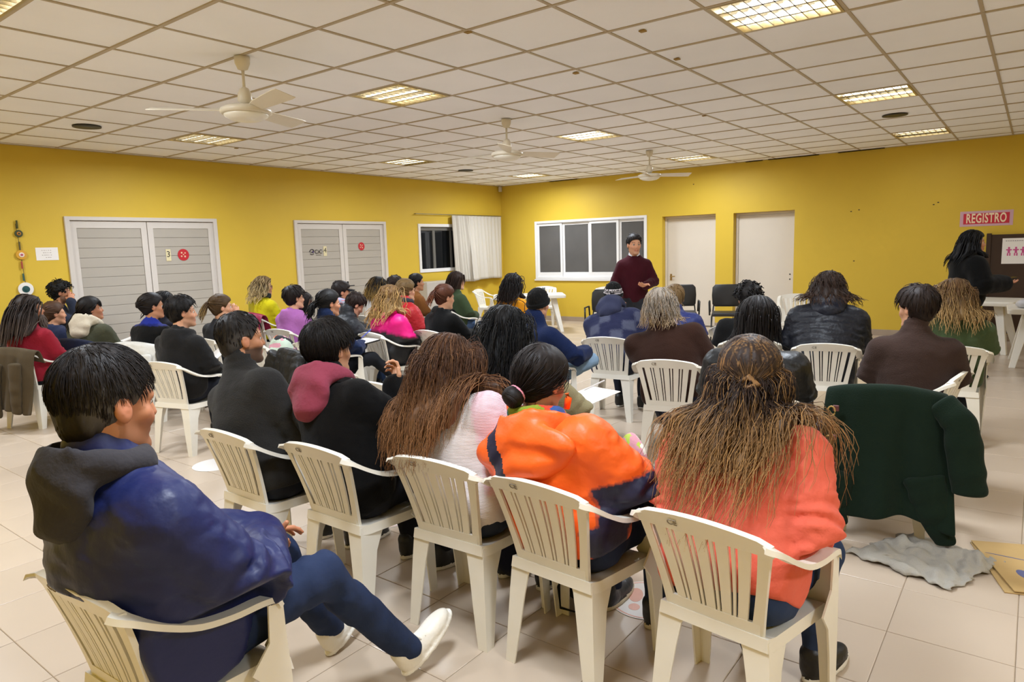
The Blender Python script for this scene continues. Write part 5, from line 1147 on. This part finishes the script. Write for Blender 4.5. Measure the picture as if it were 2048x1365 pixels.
o = P('parka', 'woman with a white scrunchie in an olive parka with cream fur hood', 'chair of the woman in the olive parka', px=(180, 597), z=1.235, face=22, girth=1.18, sw=1.12, kind='cotton', top='#434433', collar='crew', hair='pony', hc='#15100f', tie=(-.085, .03, -.02), tie_col='#e4ded8', tie_r=.036, len=.24, thick=.018, hyaw=-38, hpitch=-6, fringe=True, skin='#b27c5d', bulk=.012, eyes=True)
hood(o, '#c9bea8', 'fleece', big=1.16, fur=True)
o = P('bluecol', 'woman with a high dark bun and a black top with a blue collar', 'chair with a white padded coat over it, of the woman in black', px=(303, 590), z=1.275, face=20, kind='cotton', top='#0a0a0a', collar='crew', hair='bun', hc='#17100f', bunr=.036, tie=(-.108, 0, .028), tie_col='#c7aeb8', tie_r=.026, hyaw=-36, skin='#b98361', zones=[('#1d2b86', lambda u, v, w, c: w > .435)], eyes=True)
o = P('fringe', 'person with a dark fringe half hidden behind the woman with the high bun', 'chair behind the woman with the high bun', px=(328, 587), z=1.25, face=8, kind='cotton', top='#1a1b26', hair='bob', hc='#130f0f', len=.15, fringe=True, hyaw=-26, skin='#c08b6c', eyes=True)
o = P('hoodie5', 'man with short black hair in a dark charcoal hoodie', 'chair of the man in the charcoal hoodie', px=(362, 597), z=1.30, face=15, girth=1.15, sw=1.1, kind='cotton', top='#191818', collar='hood', hair='short', hc='#110d0c', thick=.020, len=.05, hyaw=-34, fem=0, skin='#d09b7c', stubble=.2, eyes=True)
o = P('pony6', 'woman with a dark blonde ponytail and a pink hair tie', 'chair of the woman with the blonde ponytail', px=(442, 593), z=1.22, face=8, kind='cotton', top='#2a2b30', hair='pony', hc='#4d3820', tip='#a08350', tie=(-.105, 0, .055), tie_col='#df4f74', len=.2, hyaw=-30, skin='#cf9c7c', armR=((.2, .16, .78), (.17, .03, .99)), handR=(.2, .2, 1), eyes=True)
# ------------------------------------------------------------------ people on their feet
o = make_person('standing speaker, a man in a burgundy sweater and dark trousers gesturing with both hands', stand=True, pos=(7.86, 4.04), face=212, sc=1.08, pz=1.015, girth=.86, hair='short', hc='#201815', thick=.010, len=.03, fem=0, kind='wool', wr=.9, top='#3d121b', collar='crew', ag=.80, sw=.93, hyaw=14, eyes=True, skin='#d6a07e', bottom='#2c2e34', bkind='cotton', stubble=.18, hem=-.10,
                armL=((.05, .245, 1.17), (.27, .12, 1.13)), armR=((.03, .245, 1.16), (.20, .20, .995)), handL=(.8, -.55, .12), normL=(.1, .3, -1), handR=(.75, .25, -.6), normR=(.2, -1, .1), curlL=.28, curlR=.35, thumbL=1, thumbR=1, shoe='#171616', lt=1.05, bulk=-.002)
PEOPLE['speaker'] = o
b = MB()
for s in (1, -1): b.loft([[o.NB+o.u*.045+o.v*.012*s+o.nd*.03, o.NB+o.u*.075+o.v*.035*s+o.nd*.005, o.NB+o.u*.03+o.v*.072*s+o.nd*.02, o.NB+o.u*.02+o.v*.066*s+o.nd*.05], [o.NB+o.u*.04+o.v*.012*s+o.nd*.03, o.NB+o.u*.07+o.v*.035*s+o.nd*.005, o.NB+o.u*.025+o.v*.070*s+o.nd*.02, o.NB+o.u*.015+o.v*.062*s+o.nd*.05]])
b.build('shirt_collar', cloth('#d6d6de', 'cotton'), o.obj)
o = make_person('standing woman with long black hair in a black padded coat holding a phone', stand=True, pos=(9.35, .62), face=-62, sc=.97, pz=.92, hair='long', hc='#0c0a0a', len=.34, thick=.014, mr=.026, spread=.3, kind='coat', top='#0b0b0b', collar='high', bulk=.022, ag=1.2, sw=1.08, hyaw=-14, eyes=True, skin='#c48f70', bottom='#111113', hem=-.26, armR=((.05, .27, 1.08), (.33, .10, 1.08)), armL=((.08, .27, 1.08), (.38, .14, 1.07)), handR=(1, .15, .05), normR=(0, 0, -1), handL=(1, -.1, .05), normL=(0, 0, -1), curlL=.35, curlR=.3, thumbL=1, shoe='#1a1a1c', sole='#e0dcd6')
PEOPLE['standing'] = o
ph = box_obj('phone', (-.075, -.036, -.004), (.075, .036, .004), mat('phone_black', '#15161c', .2, .5), None, .002); q_ = o.obj.matrix_world
cw, sw_ = math.cos(math.radians(-62)), math.sin(math.radians(-62)); lx, ly = .46, .02; ph.location = (9.35+cw*lx-sw_*ly, .62+sw_*lx+cw*ly, 1.125); ph.rotation_euler = (.1, -.2, math.radians(-50)); tag(ph, 'dark phone held by the standing woman in black', 'phone')
o = make_person('person in a beige pink coat standing at the right edge, hands clasped', stand=True, pos=(9.55, -.30), face=100, sc=.98, pz=.92, hair='short', hc='#3a2418', kind='wool', top='#b08c7c', collar='coat', bulk=.01, eyes=True, skin='#c99a7c', bottom='#151517', hem=-.38, armR=((.06, .26, 1.10), (.27, .05, 1.12)), armL=((.06, .26, 1.10), (.28, .03, 1.12)), curlR=.8, curlL=.8, shoe='#121212', sole='#1a1a1a')
PEOPLE['edge'] = o
for k, v_ in PEOPLE.items():
    pass

# ------------------------------------------------------------------ coats and jackets hung over chairs
def drape(lab, cat, ch, col, kind, wt, wb, zb, zf=.60, folds=.018, nf=5, name='draped_coat', lift=0.0, seed=1, quilt=0.0, group='coats hung over chair backs', skew=0.0, front=True, nudge=0.0):
    """a garment folded over the top rail of the chair ch; local chair axes"""
    r = empty(name, ch.location, ch.rotation_euler.z); tag(r, lab, cat, group)
    prof = [(-.185, zf), (-.205, .70), (-.232, .79), (-.262, .825+lift), (-.30, .825+lift), (-.33, .77), (-.345, .65), (-.352, .50), (-.362, .35), (-.375, zb)]
    if not front: prof = prof[2:]
    px_ = np.array([p[0]-nudge for p in prof]); pz = np.array([p[1] for p in prof]); L = np.concatenate([[0], np.cumsum(np.hypot(np.diff(px_), np.diff(pz)))]); L /= L[-1]
    nu, nv = 46, 40; V, Fs = [], []; rr = np.random.default_rng(seed); ph = rr.random(4)*6.28
    tr = L[[i for i, p in enumerate(prof) if p[1] > .82][0]]
    for j in range(nv+1):
        t = j/nv; x = np.interp(t, L, px_); z = np.interp(t, L, pz); k = max(0, (t-tr)/(1-tr)); w = wt+(wb-wt)*k**.8
        for i in range(nu+1):
            s = i/nu*2-1; y = s*w+skew*k; fo = folds*(.15+k)*(math.sin(s*nf*2.2+ph[0]+1.5*k)+.6*math.sin(s*nf*4.1+ph[1]-2*k))
            zz = z-(.045*abs(s)**2.4 if t < tr+.25 else .045*abs(s)**2.4*(1-.6*k))-.02*k*math.sin(s*5+ph[2]); xx = x-fo*(1 if t > tr*.8 else -.3)+.10*abs(s)**3*(1-k)*.6
            if quilt: xx -= quilt*abs(math.sin(math.pi*(z)/.065))*(1 if t > tr else -1)
            V.append((xx, y, max(zz, .02)))
    for j in range(nv):
        for i in range(nu): a = j*(nu+1)+i; Fs.append((a, a+1, a+nu+2, a+nu+1))
    m = cloth(col, kind); o = mesh_np('cloth_body', V, Fs, m, r, True); md = o.modifiers.new('thickness', 'SOLIDIFY'); md.thickness = .014; md.offset = 1; sb = o.modifiers.new('soft', 'SUBSURF'); sb.levels = 1; sb.render_levels = 1
    return r
def sleeve(r, pts, rad, col, kind, name='sleeve', flat=.6, puff=0):
    pts = [np.array(p, float) for p in pts]; K = 12; fine = []
    for k in range(K+1):
        q = k/K*(len(pts)-1); i = min(int(q), len(pts)-2); f = q-i; fine.append(pts[i]*(1-f)+pts[i+1]*f+np.array((.004*math.sin(k*1.9), .004*math.sin(k*2.7), 0)))
    rads = [np.interp(k/K, (0, .5, 1), rad)*(1+.06*math.sin(k*2.3)+puff*abs(math.sin(k*1.57))) for k in range(K+1)]
    o = MB().tube(fine, rads, 12, flat=flat, up=(1, 0, 0)).build(name, cloth(col, kind), r, smooth=True); o.modifiers.new('soft', 'SUBSURF'); return o
# green duffle coat on its own chair
gch = chair(4.26, .63, 9, 'chair completely covered by the dark green duffle coat')
r = drape('dark green wool duffle coat hung over a chair, toggle loops down its left edge', 'coat', gch, '#15231a', 'wool', .275, .33, .17, nf=3, folds=.020, lift=.03, seed=4, front=True, skew=0.0)
sleeve(r, [(-.30, -.235, .80), (-.36, -.33, .70), (-.38, -.36, .50), (-.38, -.385, .34)], (.07, .085, .08), '#15231a', 'wool')
sleeve(r, [(-.36, -.18, .42), (-.37, -.24, .22), (-.36, -.30, .06)], (.10, .085, .045), '#15231a', 'wool', 'coat_tail', .4)
sleeve(r, [(-.37, .22, .40), (-.375, .24, .22), (-.36, .20, .09)], (.10, .085, .05), '#15231a', 'wool', 'coat_tail', .4)
for k, (y, z) in enumerate(((.262, .73), (.272, .57), (.262, .42))):
    b = MB(); b.tube([(-.412, y-.012+.018*math.cos(t), z+.026*math.sin(t)) for t in np.linspace(0, 6.28, 13)], .0045, 6); b.build('toggle_loop', mat('toggle_cord', '#a98a4e', .7), r, smooth=True)
    box_obj('leather_tab', (-.412, y-.048, z), (-.392, y-.018, z+.03), mat('tab_leather', '#5a3030', .6), r, .003)
# brown coat on the chair of the man with dreadlocks
r = drape('brown wool coat with sleeves hanging from the chair of the dreadlocked man', 'coat', PEOPLE['dread'].chair, '#4c4130', 'wool', .30, .36, .22, zf=.70, nf=4, folds=.03, seed=2, nudge=.02)
sleeve(r, [(-.40, .02, .70), (-.43, .04, .45), (-.43, .05, .16)], (.075, .07, .06), '#4c4130', 'wool')
sleeve(r, [(-.40, -.20, .70), (-.42, -.20, .45), (-.42, -.18, .20)], (.07, .065, .055), '#4c4130', 'wool')
# white padded coat
r = drape('white padded coat hung on the chair of the woman with the blue collar', 'coat', PEOPLE['bluecol'].chair, '#cfcdc6', 'puffer', .29, .33, .24, zf=.62, nf=4, folds=.02, seed=3, quilt=.010, nudge=.02)
sleeve(r, [(-.36, -.22, .72), (-.40, -.26, .50), (-.40, -.25, .30)], (.075, .07, .06), '#cfcdc6', 'puffer', puff=.12)
# jacket with white printed lettering on the parka woman's chair
r = drape('navy jacket with large white block lettering hung on the parka woman\'s chair', 'jacket', PEOPLE['parka'].chair, '#1a2036', 'cotton', .26, .29, .28, zf=.66, nf=3, folds=.010, seed=6, nudge=.02)
text_obj('lettering', 'CARVE', .085, cloth('#d8d6d4', 'rubber'), r, (-.405, -.02, .66), (math.pi/2-.05, 0, -math.pi/2), depth=.003, bold=.003); text_obj('lettering', 'BARBER CO', .035, cloth('#d8d6d4', 'rubber'), r, (-.408, -.02, .58), (math.pi/2-.05, 0, -math.pi/2), depth=.003, bold=.001)
# magenta puffer
r = drape('magenta puffer jacket hung on the chair of the woman in yellow', 'jacket', PEOPLE['yellow'].chair, '#7d1636', 'puffer', .27, .30, .36, zf=.62, nf=4, folds=.02, seed=5, quilt=.016, lift=.03, nudge=.02)
sleeve(r, [(-.33, .20, .80), (-.38, .25, .62), (-.38, .24, .42)], (.08, .075, .06), '#7d1636', 'puffer', puff=.15)
# empty chairs
bch = chair(3.55, 4.72, -12, 'empty chair under the black quilted jacket, behind the young man in the black coat')
r = drape('black quilted jacket hung over the empty chair behind the young man', 'jacket', bch, '#141414', 'puffer', .29, .32, .30, zf=.60, nf=4, folds=.022, seed=8, quilt=.010, lift=.05)
sleeve(r, [(-.31, -.22, .84), (-.37, -.28, .66), (-.37, -.27, .42)], (.085, .08, .06), '#141414', 'puffer', puff=.12); sleeve(r, [(-.31, .22, .84), (-.37, .27, .66), (-.37, .26, .42)], (.085, .08, .06), '#141414', 'puffer', puff=.12)
och = chair(4.07, 6.12, -12, 'empty chair with a flowered bag on its seat, in front of the lilac hoodie')
chair(3.17, 3.34, -3, 'empty white plastic chair between the young man in black and the brown haired woman'); chair(3.86, 3.44, -4, 'empty chair marked CE beside the woman with long black hair')
chair(7.05, 2.42, 10, 'empty chair between the blue quilted jacket and the lettered strap')
chair(10.9, 2.86, 200, 'empty chair by the far wall left of the black puffer person, turned to the audience', group='white chairs by the far wall')
# dark quilted jacket tied on the auburn woman's chair arm
c_ = PEOPLE['auburn'].chair; r = empty('folded_jacket', c_.location, c_.rotation_euler.z); tag(r, 'dark grey quilted jacket bundled over the arm of the chair of the auburn haired woman', 'jacket', 'coats hung over chair backs')
V_, F_ = isosurf(lambda P: smin(ell(P, (-.06, -.335, .50), (.16, .075, .15)), ell(P, (-.08, -.30, .62), (.10, .06, .08)), .04)-.010*noise(P, 14, 3)-.008*np.abs(np.sin(P[:, 2]*60)), (-.30, -.46, .30), (.16, -.18, .76), .012)
mesh_np('cloth_body', V_, F_, cloth('#25282c', 'puffer'), r); sleeve(r, [(-.10, -.30, .70), (-.10, -.41, .66), (-.08, -.425, .52)], (.07, .065, .055), '#39423f', 'cotton')
# black jacket behind the woman in green
drape('black jacket hung on the chair of the woman in the green sweater', 'jacket', PEOPLE['green19'].chair, '#161616', 'cotton', .25, .27, .42, zf=.66, nf=3, seed=9, nudge=.02)

# ------------------------------------------------------------------ tables and things on them
t1 = build_table(.70, .42, 'white plastic table in front of the corner with a glass on it'); t1.location = (10.98, 7.95, 0); t1.rotation_euler = (0, 0, math.radians(-52))
t2 = build_table(.70, .42, 'white plastic table by the wall behind the man in brown, cup stack on it'); t2.location = (11.75, .82, 0); t2.rotation_euler = (0, 0, math.radians(80))
t3 = build_table(.75, .42, 'white plastic table at the right edge with wrapped packets on it'); t3.location = (10.62, -.50, 0); t3.rotation_euler = (0, 0, math.radians(92))
m_clear = mat('clear_glass', '#e8eef0', .05, .5, trans=.9)
g_ = empty('drinking_glass', (11.28, 7.80, .722)); tag(g_, 'clear drinking glass on the white table', 'glass'); MB().lathe([(.028, 0), (.036, .12), (.034, .12), (.026, .006), (.001, .006)], n=18).build('glass_body', m_clear, g_, smooth=True); MB().lathe([(.001, .007), (.027, .007), (.031, .06), (.001, .06)], n=16).build('water', mat('water', '#dfe8ea', .05, .5, trans=.9), g_, smooth=True)
tr = empty('tray', (11.08, 7.92, .722), .3); tag(tr, 'flat light grey tray lying beside the drinking glass', 'tray'); MB().box((-.16, -.11, 0), (.16, .11, .012)).build('tray_base', mat('grey_tray', '#c9c6c2', .4), tr, bevel=.004)
pr_ = empty('paper_roll', (11.55, 1.10, .722)); tag(pr_, 'stack of white paper cups standing on the table by the wall', 'cups'); 
for k in range(7): MB().lathe([(.030, 0), (.040, .075), (.042, .08), (.038, .08), (.029, .004), (.001, .004)], n=16).build('cup', m_paper, pr_, smooth=True).location = (0, 0, .021*k)
for k, (x, y, lab) in enumerate(((10.45, .08, 'white wrapped packet on the right edge table nearest the standing woman'), (10.50, -.30, 'larger white wrapped packet beside the first on the right edge table'))):
    o = empty('packet', (x, y, .722), .2+.5*k); tag(o, lab, 'packet', 'wrapped packets on the right edge table'); V_, F_ = isosurf(lambda P: ell(P, (0, 0, .05), (.12+.04*k, .09, .055))-.010*noise(P, 18, 5+k), (-.2, -.14, -.01), (.2, .14, .14), .012); V_[:, 2] = np.maximum(V_[:, 2], 0); mesh_np('wrapping', V_, F_, mat('plastic_wrap', '#c9c9cf', .25, .5, bump=(40, .6, .01)), o); box_obj('label_band', (-.03, -.095, .03), (.0, -.07, .08), m_purp, o)
wc = mat('white_cup', '#dcd8d4', .4); o = empty('paper_cup', (10.32, -.08, .722)); tag(o, 'single white cup between the two packets', 'cup'); MB().lathe([(.030, 0), (.042, .10), (.039, .10), (.028, .004), (.001, .004)], n=16).build('cup_body', wc, o, smooth=True)
# chairs around the front table
FG = 'white plastic chairs around the front table'
chair(11.2, 9.15, -75, 'white chair left of the front table below the curtain', group=FG); chair(12.05, 8.35, 205, 'white chair behind the front table under the wide window', group=FG); chair(12.15, 6.85, 205, 'white chair right of the front table, its shadow on the yellow wall', group=FG)
office_chair(10.95, 4.72, 205, 'black visitor chair behind the blonde bun, against the cream door'); office_chair(11.1, 4.02, 200, 'black visitor chair left of the person with black curls'); office_chair(9.55, 5.45, 200, 'black visitor chair behind the striped beanie')

# ------------------------------------------------------------------ papers, notebooks, bags, floor things
def sheet(name, lab, cat, p, rz, w, h, tilt=0.0, m=None, thick=.002):
    o = empty(name, p, rz); tag(o, lab, cat); q = box_obj('sheet', (-h/2, -w/2, 0), (h/2, w/2, thick), m or m_paper, o); q.rotation_euler = (0, tilt, 0); return o
def loc_of(o, p):
    c, s = math.cos(math.radians(o.face)), math.sin(math.radians(o.face)); return (o.root_xy[0]+c*p[0]-s*p[1], o.root_xy[1]+s*p[0]+c*p[1], p[2])
def pen(lab, p, d, col):
    o = empty('pen', p); tag(o, lab, 'pen'); d = unit(d)*.14; MB().tube([(0, 0, 0), d*.08, d*.95, d], [.0015, .0045, .0045, .003], 8).build('barrel', mat('pen_'+col[1:], col, .4), o, smooth=True); return o
ol = PEOPLE['olive']; sheet('paper_sheet', 'white paper on the lap of the woman with long black hair', 'paper', loc_of(ol, (.36, -.16, .725)), math.radians(ol.face)-.3, .24, .32, -.12, thick=.004); pen('white pen resting on the paper of the woman with long black hair', loc_of(ol, (.34, -.14, .765)), (.5, -.6, .35), '#d8d4d4')
nw = nb_o; o = sheet('notebook', 'open notebook with white pages on the lap of the woman in navy fleece', 'notebook', loc_of(nw, (.38, -.05, .735)), math.radians(nw.face), .22, .20, -.1, thick=.006); q = box_obj('cover', (-.11, -.12, -.012), (.11, .12, -.001), m_black, o); q.rotation_euler = (0, -.1, 0); pen('blue pen in the hand of the woman in navy fleece', loc_of(nw, (.36, -.02, .765)), (.6, -.3, .5), '#2a3fb0')
au = PEOPLE['auburn']; sheet('paper_sheet', 'white sheet on the lap of the auburn haired woman', 'paper', loc_of(au, (.34, -.20, .735)), math.radians(au.face)-.4, .22, .31, -.15, thick=.004)
sheet('paper_sheet', 'white sheet held low by the woman in the olive parka', 'paper', loc_of(PEOPLE['parka'], (.42, -.08, .74)), math.radians(-20), .22, .30, -.3, thick=.004); pen('pencil pointing up beside the woman in the olive parka', loc_of(PEOPLE['parka'], (.40, -.10, .775)), (.5, -.45, .7), '#a8584a')
sheet('paper_sheet', 'white sheet in front of the man in the charcoal hoodie', 'paper', loc_of(PEOPLE['hoodie5'], (.40, -.02, .80)), math.radians(-12), .22, .30, -.6, thick=.004)
# bags
def soft_bag(name, lab, cat, p, rz, size, col, kind='cotton', seed=1, strap=None, v=.014, zones=None):
    o = empty(name, p, rz); tag(o, lab, cat); a, b_, c = size
    V_, F_ = isosurf(lambda P: smin(ell(P, (0, 0, c*.42), (a, b_, c*.5)), ell(P, (0, 0, c*.72), (a*.7, b_*.7, c*.28)), .05)-.012*noise(P, 12, seed), (-a-.06, -b_-.06, -.05), (a+.06, b_+.06, c+.08), v); V_[:, 2] = np.maximum(V_[:, 2], 0.0)
    ms = [cloth(col, kind)]; mi = None
    if zones:
        fc = V_[F_].mean(1).astype(F32); mi = np.zeros(len(F_), int)
        for k, (cz, f, s_, th) in enumerate(zones): ms.append(cloth(cz, kind)); mi[noise(fc, f, s_) > th] = k+1
    mesh_np('bag_body', V_, F_, ms, o, True, mat_idx=mi)
    if strap: MB().tube(strap, .011, 6, flat=.35).build('strap', cloth('#151515', 'cotton'), o, smooth=True)
    return o
soft_bag('handbag', 'colourful doughnut patterned fabric bag beside the woman with long black hair', 'bag', loc_of(ol, (.30, -.46, .0)), .3, (.12, .10, .55), '#d79aa8', seed=2, zones=[('#e8c46a', 16, 3, .32), ('#8f3f4a', 18, 7, .42), ('#b9cf5a', 17, 12, .5), ('#f0e6e0', 20, 15, .42)])
soft_bag('backpack', 'black backpack on the floor beside the chair marked CE of the plaid jacket', 'backpack', (5.75, 2.62, 0), .4, (.15, .13, .42), '#17161f', 'cotton', 3)
soft_bag('backpack', 'black backpack with a loose strap on the floor under the orange jacket', 'backpack', (2.62, 1.60, 0), .2, (.16, .13, .36), '#141416', 'cotton', 5, [(-.10, .05, .25), (-.22, .06, .18), (-.27, .03, .06), (-.20, -.02, .012), (-.10, .0, .012)], v=.011)
soft_bag('backpack', 'dark bag on the floor under the chair of the woman in the white cardigan', 'backpack', (2.62, 2.02, 0), .2, (.13, .11, .28), '#16182a', 'cotton', 8, v=.011)
soft_bag('backpack', 'grey and navy backpack standing beside the green duffle coat', 'backpack', (4.45, .98, 0), .2, (.13, .10, .55), '#2a3046', 'cotton', 9, zones=[('#6d7480', 9, 4, .25)])
o = soft_bag('handbag', 'flowered pastel bag with orange trim on the empty chair seat', 'bag', (4.05, 6.05, .43), -.2, (.14, .18, .40), '#b9c7b4', 'cotton', 4, zones=[('#e07a4a', 14, 5, .35), ('#1d1d22', 11, 8, .3), ('#c98f9a', 18, 11, .4)])
o = empty('bottle', (2.79, 2.13, 0)); tag(o, 'white bottle with small dark print on the floor behind the white chair', 'bottle'); MB().lathe([(.001, 0), (.040, 0), (.043, .01), (.043, .15), (.030, .185), (.018, .20), (.018, .225), (.001, .225)], n=20).build('bottle_body', mat('white_bottle', '#d9d6d2', .35), o, smooth=True); text_obj('lettering', 'USE', .022, m_ink, o, (-.0435, .0, .12), (math.pi/2, 0, -math.pi/2), depth=.001)
o = empty('bottle', (2.93, 1.18, 0)); tag(o, 'teal water bottle on the floor by the coral sweatshirt woman', 'bottle'); MB().lathe([(.001, 0), (.034, 0), (.036, .006), (.036, .17), (.030, .19), (.001, .19)], n=20).build('bottle_body', mat('teal_bottle', '#3f8f84', .35), o, smooth=True); MB().lathe([(.001, .19), (.024, .19), (.024, .225), (.001, .225)], n=16).build('cap', m_black, o, smooth=True)
# floor stickers with footprints
m_st = mat('floor_sticker', '#dcd8d4', .4, vary=(5, .03)); m_stp = mat('faded_red_print', '#d8a898', .5, vary=(8, .08)); 
for x, y, rz, lab, pr in ((2.74, 5.10, .3, 'round white floor sticker near the grey fleece man\'s chair', 0), (2.74, 3.12, .45, 'round floor sticker with faded red footprints between two front chairs', 1), (2.72, 1.34, .4, 'round floor sticker with faded red footprints under the orange jacket\'s feet', 1)):
    o = empty('floor_sticker', (x, y, .0006), rz); tag(o, lab, 'sticker', 'round footprint stickers on the floor'); MB().lathe([(.001, 0), (.175, 0), (.175, .0012), (.001, .0012)], n=40).build('disc', m_st, o)
    if pr:
        b = MB(); b.loft([[(r_*math.cos(t), r_*math.sin(t), z) for r_, z in ((.160, .0013), (.168, .0013), (.168, .0018), (.160, .0018))] for t in np.linspace(0, 2*math.pi, 40, endpoint=False)], closed=True); b.build('ring', m_stp, o)
        for s in (1, -1):
            for (cx, sx, sy) in ((.035, .065, .034), (-.075, .030, .026)):
                bb = MB().loft([[(cx+sx*math.cos(t), s*.055+sy*math.sin(t), z) for t in np.linspace(0, 2*math.pi, 18, endpoint=False)] for z in (.0013, .0019)]); bb.build('footprint', m_stp, o)
# grey cloth and cardboard on the floor
o = empty('floor_cloth', (3.92, .40, 0)); tag(o, 'crumpled grey felt cloth lying on the floor below the green coat', 'cloth')
cor = np.array([(-.20, .30), (.25, .06), (.10, -.36), (-.36, -.18)]); V, Fs = [], []; n = 40
for j in range(n+1):
    for i in range(n+1):
        u, v = i/n, j/n; p = cor[0]*(1-u)*(1-v)+cor[1]*u*(1-v)+cor[2]*u*v+cor[3]*(1-u)*v
        z = .012+.022*max(0, math.sin(u*7+v*3.2))*(.3+v)*(1 if 0 < u < 1 else .2)+.028*math.exp(-((u-.62-.12*v)/.06)**2)+.006*math.sin(v*23+u*9); V.append((p[0]+.012*math.sin(v*19)+.006*math.sin(v*61), p[1]+.010*math.sin(u*17)+.006*math.sin(u*57), max(z*min(1, 6*min(u, 1-u, v, 1-v)+.15)+.016*abs(math.sin(u*13+v*9+2*math.sin(v*7)))**2+.006*math.sin(u*31+v*11)*min(1, 5*min(u, 1-u, v, 1-v)), .004)))
for j in range(n):
    for i in range(n): a = j*(n+1)+i; Fs.append((a, a+1, a+n+2, a+n+1))
q = mesh_np('cloth_sheet', V, Fs, cloth('#a19c92', 'fleece'), o, True); md = q.modifiers.new('thickness', 'SOLIDIFY'); md.thickness = .004
m_card = mat('cardboard', '#b89a68', .8, .15, vary=(6, .06)); o = empty('cardboard_box', (4.02, -.12, 0)); tag(o, 'flattened cardboard box with coloured print lying at the right edge of the floor', 'cardboard')
for k, (z, dx, dy, a) in enumerate(((0, 0, 0, .30), (.010, .02, -.015, .36))):
    b = MB().box((-.28, -.26, z), (.28, .24, z+.006)); s_ = b.build('cardboard_sheet', m_card, o, bevel=.0015); s_.rotation_euler = (0, 0, a); s_.location = (dx, dy, 0)
pm = [mat('card_print_blue', '#5b5f86', .8), mat('card_print_green', '#5f9a3c', .8), mat('card_print_grey', '#8d7d62', .8), mat('card_print_yellow', '#d3a62c', .8)]
for (u, v, a_, b_, k, rot) in ((-.10, .13, .055, .030, 0, .2), (-.17, -.02, .075, .035, 2, .2), (-.17, -.12, .055, .016, 1, .5), (-.14, -.06, .03, .010, 3, .3), (.10, .14, .09, .004, 0, 1.2)):
    bb = MB().loft([[(u+a_*math.cos(t)*math.cos(rot)-b_*math.sin(t)*math.sin(rot), v+a_*math.cos(t)*math.sin(rot)+b_*math.sin(t)*math.cos(rot), z) for t in np.linspace(0, 2*math.pi, 18, endpoint=False)] for z in (.0162, .0168)]); s_ = bb.build('print', pm[k], o); s_.rotation_euler = (0, 0, .36); s_.location = (.02, -.015, 0)
b = MB()
for k in range(5): b.box((.0+.03*k, -.16, .0162), (.012+.03*k, .02-.02*k, .0166))
s_ = b.build('printed_lines', pm[2], o); s_.rotation_euler = (0, 0, .36); s_.location = (.02, -.015, 0)
# lettered crossbody strap
o = so; pts = []
for k in range(15):
    t = k/14; v_ = -.13+.36*t; w_ = .43-.33*t; dirp = -o.u; p = o.T(.0, v_*1.0, w_*o.ts)
    lo_, hi_ = 0.0, .40
    for _ in range(18):
        md_ = (lo_+hi_)/2; d_ = float(o.topf((p+dirp*md_)[None].astype(F32))[0]); lo_, hi_ = (md_, hi_) if d_ < 0 else (lo_, md_)
    pts.append(p+dirp*(lo_+.008))
b = MB(); rings = []
for k, p in enumerate(pts):
    t = unit(pts[min(k+1, 14)]-pts[max(k-1, 0)]); sd = unit(np.cross(t, -o.u)); rings.append([p-sd*.020-o.u*.0, p+sd*.020, p+sd*.020-o.u*.006, p-sd*.020-o.u*.006])
st_ = b.loft(rings).build('strap', cloth('#1b1b1c', 'cotton'), o.obj, smooth=False)
b = MB(); rr_ = np.random.default_rng(4)
for k in range(1, 13):
    p = pts[k]-o.u*.0095; t = unit(pts[k+1]-pts[k-1]); sd = unit(np.cross(t, -o.u))
    for q in (-.008, .002):
        c0 = p+t*q; b.loft([[c0-sd*.009, c0+sd*.009, c0+sd*.009-o.u*.002, c0-sd*.009-o.u*.002], [c0+t*.004-sd*.009, c0+t*.004+sd*.009, c0+t*.004+sd*.009-o.u*.002, c0+t*.004-sd*.009-o.u*.002]])
    c0 = p-t*.006+sd*(.007 if k % 2 else -.007); b.loft([[c0-sd*.002, c0+sd*.002, c0+sd*.002-o.u*.002, c0-sd*.002-o.u*.002], [c0+t*.012-sd*.002, c0+t*.012+sd*.002, c0+t*.012+sd*.002-o.u*.002, c0+t*.012-sd*.002-o.u*.002]])
b.build('lettering', cloth('#b8b6b2', 'cotton'), o.obj)

# laces of the white sneakers
o = PEOPLE['blue']
for ch in [q for q in o.obj.children if q.name.startswith('shoe')]:
    Vs = np.array([v.co for v in ch.data.vertices]); s = 1 if Vs[:, 1].mean() > 0 else -1; a_ = o.legs[s][2]; fd = unit((1, .22, .45) if s > 0 else (1, -.10, .55)); sd = unit(np.cross((0, 0, 1), fd)); up = np.cross(fd, sd); base = a_-up*.085
    b = MB()
    for k in range(5):
        x = .035+.022*k; z = .100-.011*k
        b.tube([base+fd*x+sd*q_*.028+up*(z-.010*abs(q_)) for q_ in (-1, -.5, 0, .5, 1)], .0035, 6)
    b.build('laces', cloth('#d5cfc2', 'rubber'), ch, smooth=True)
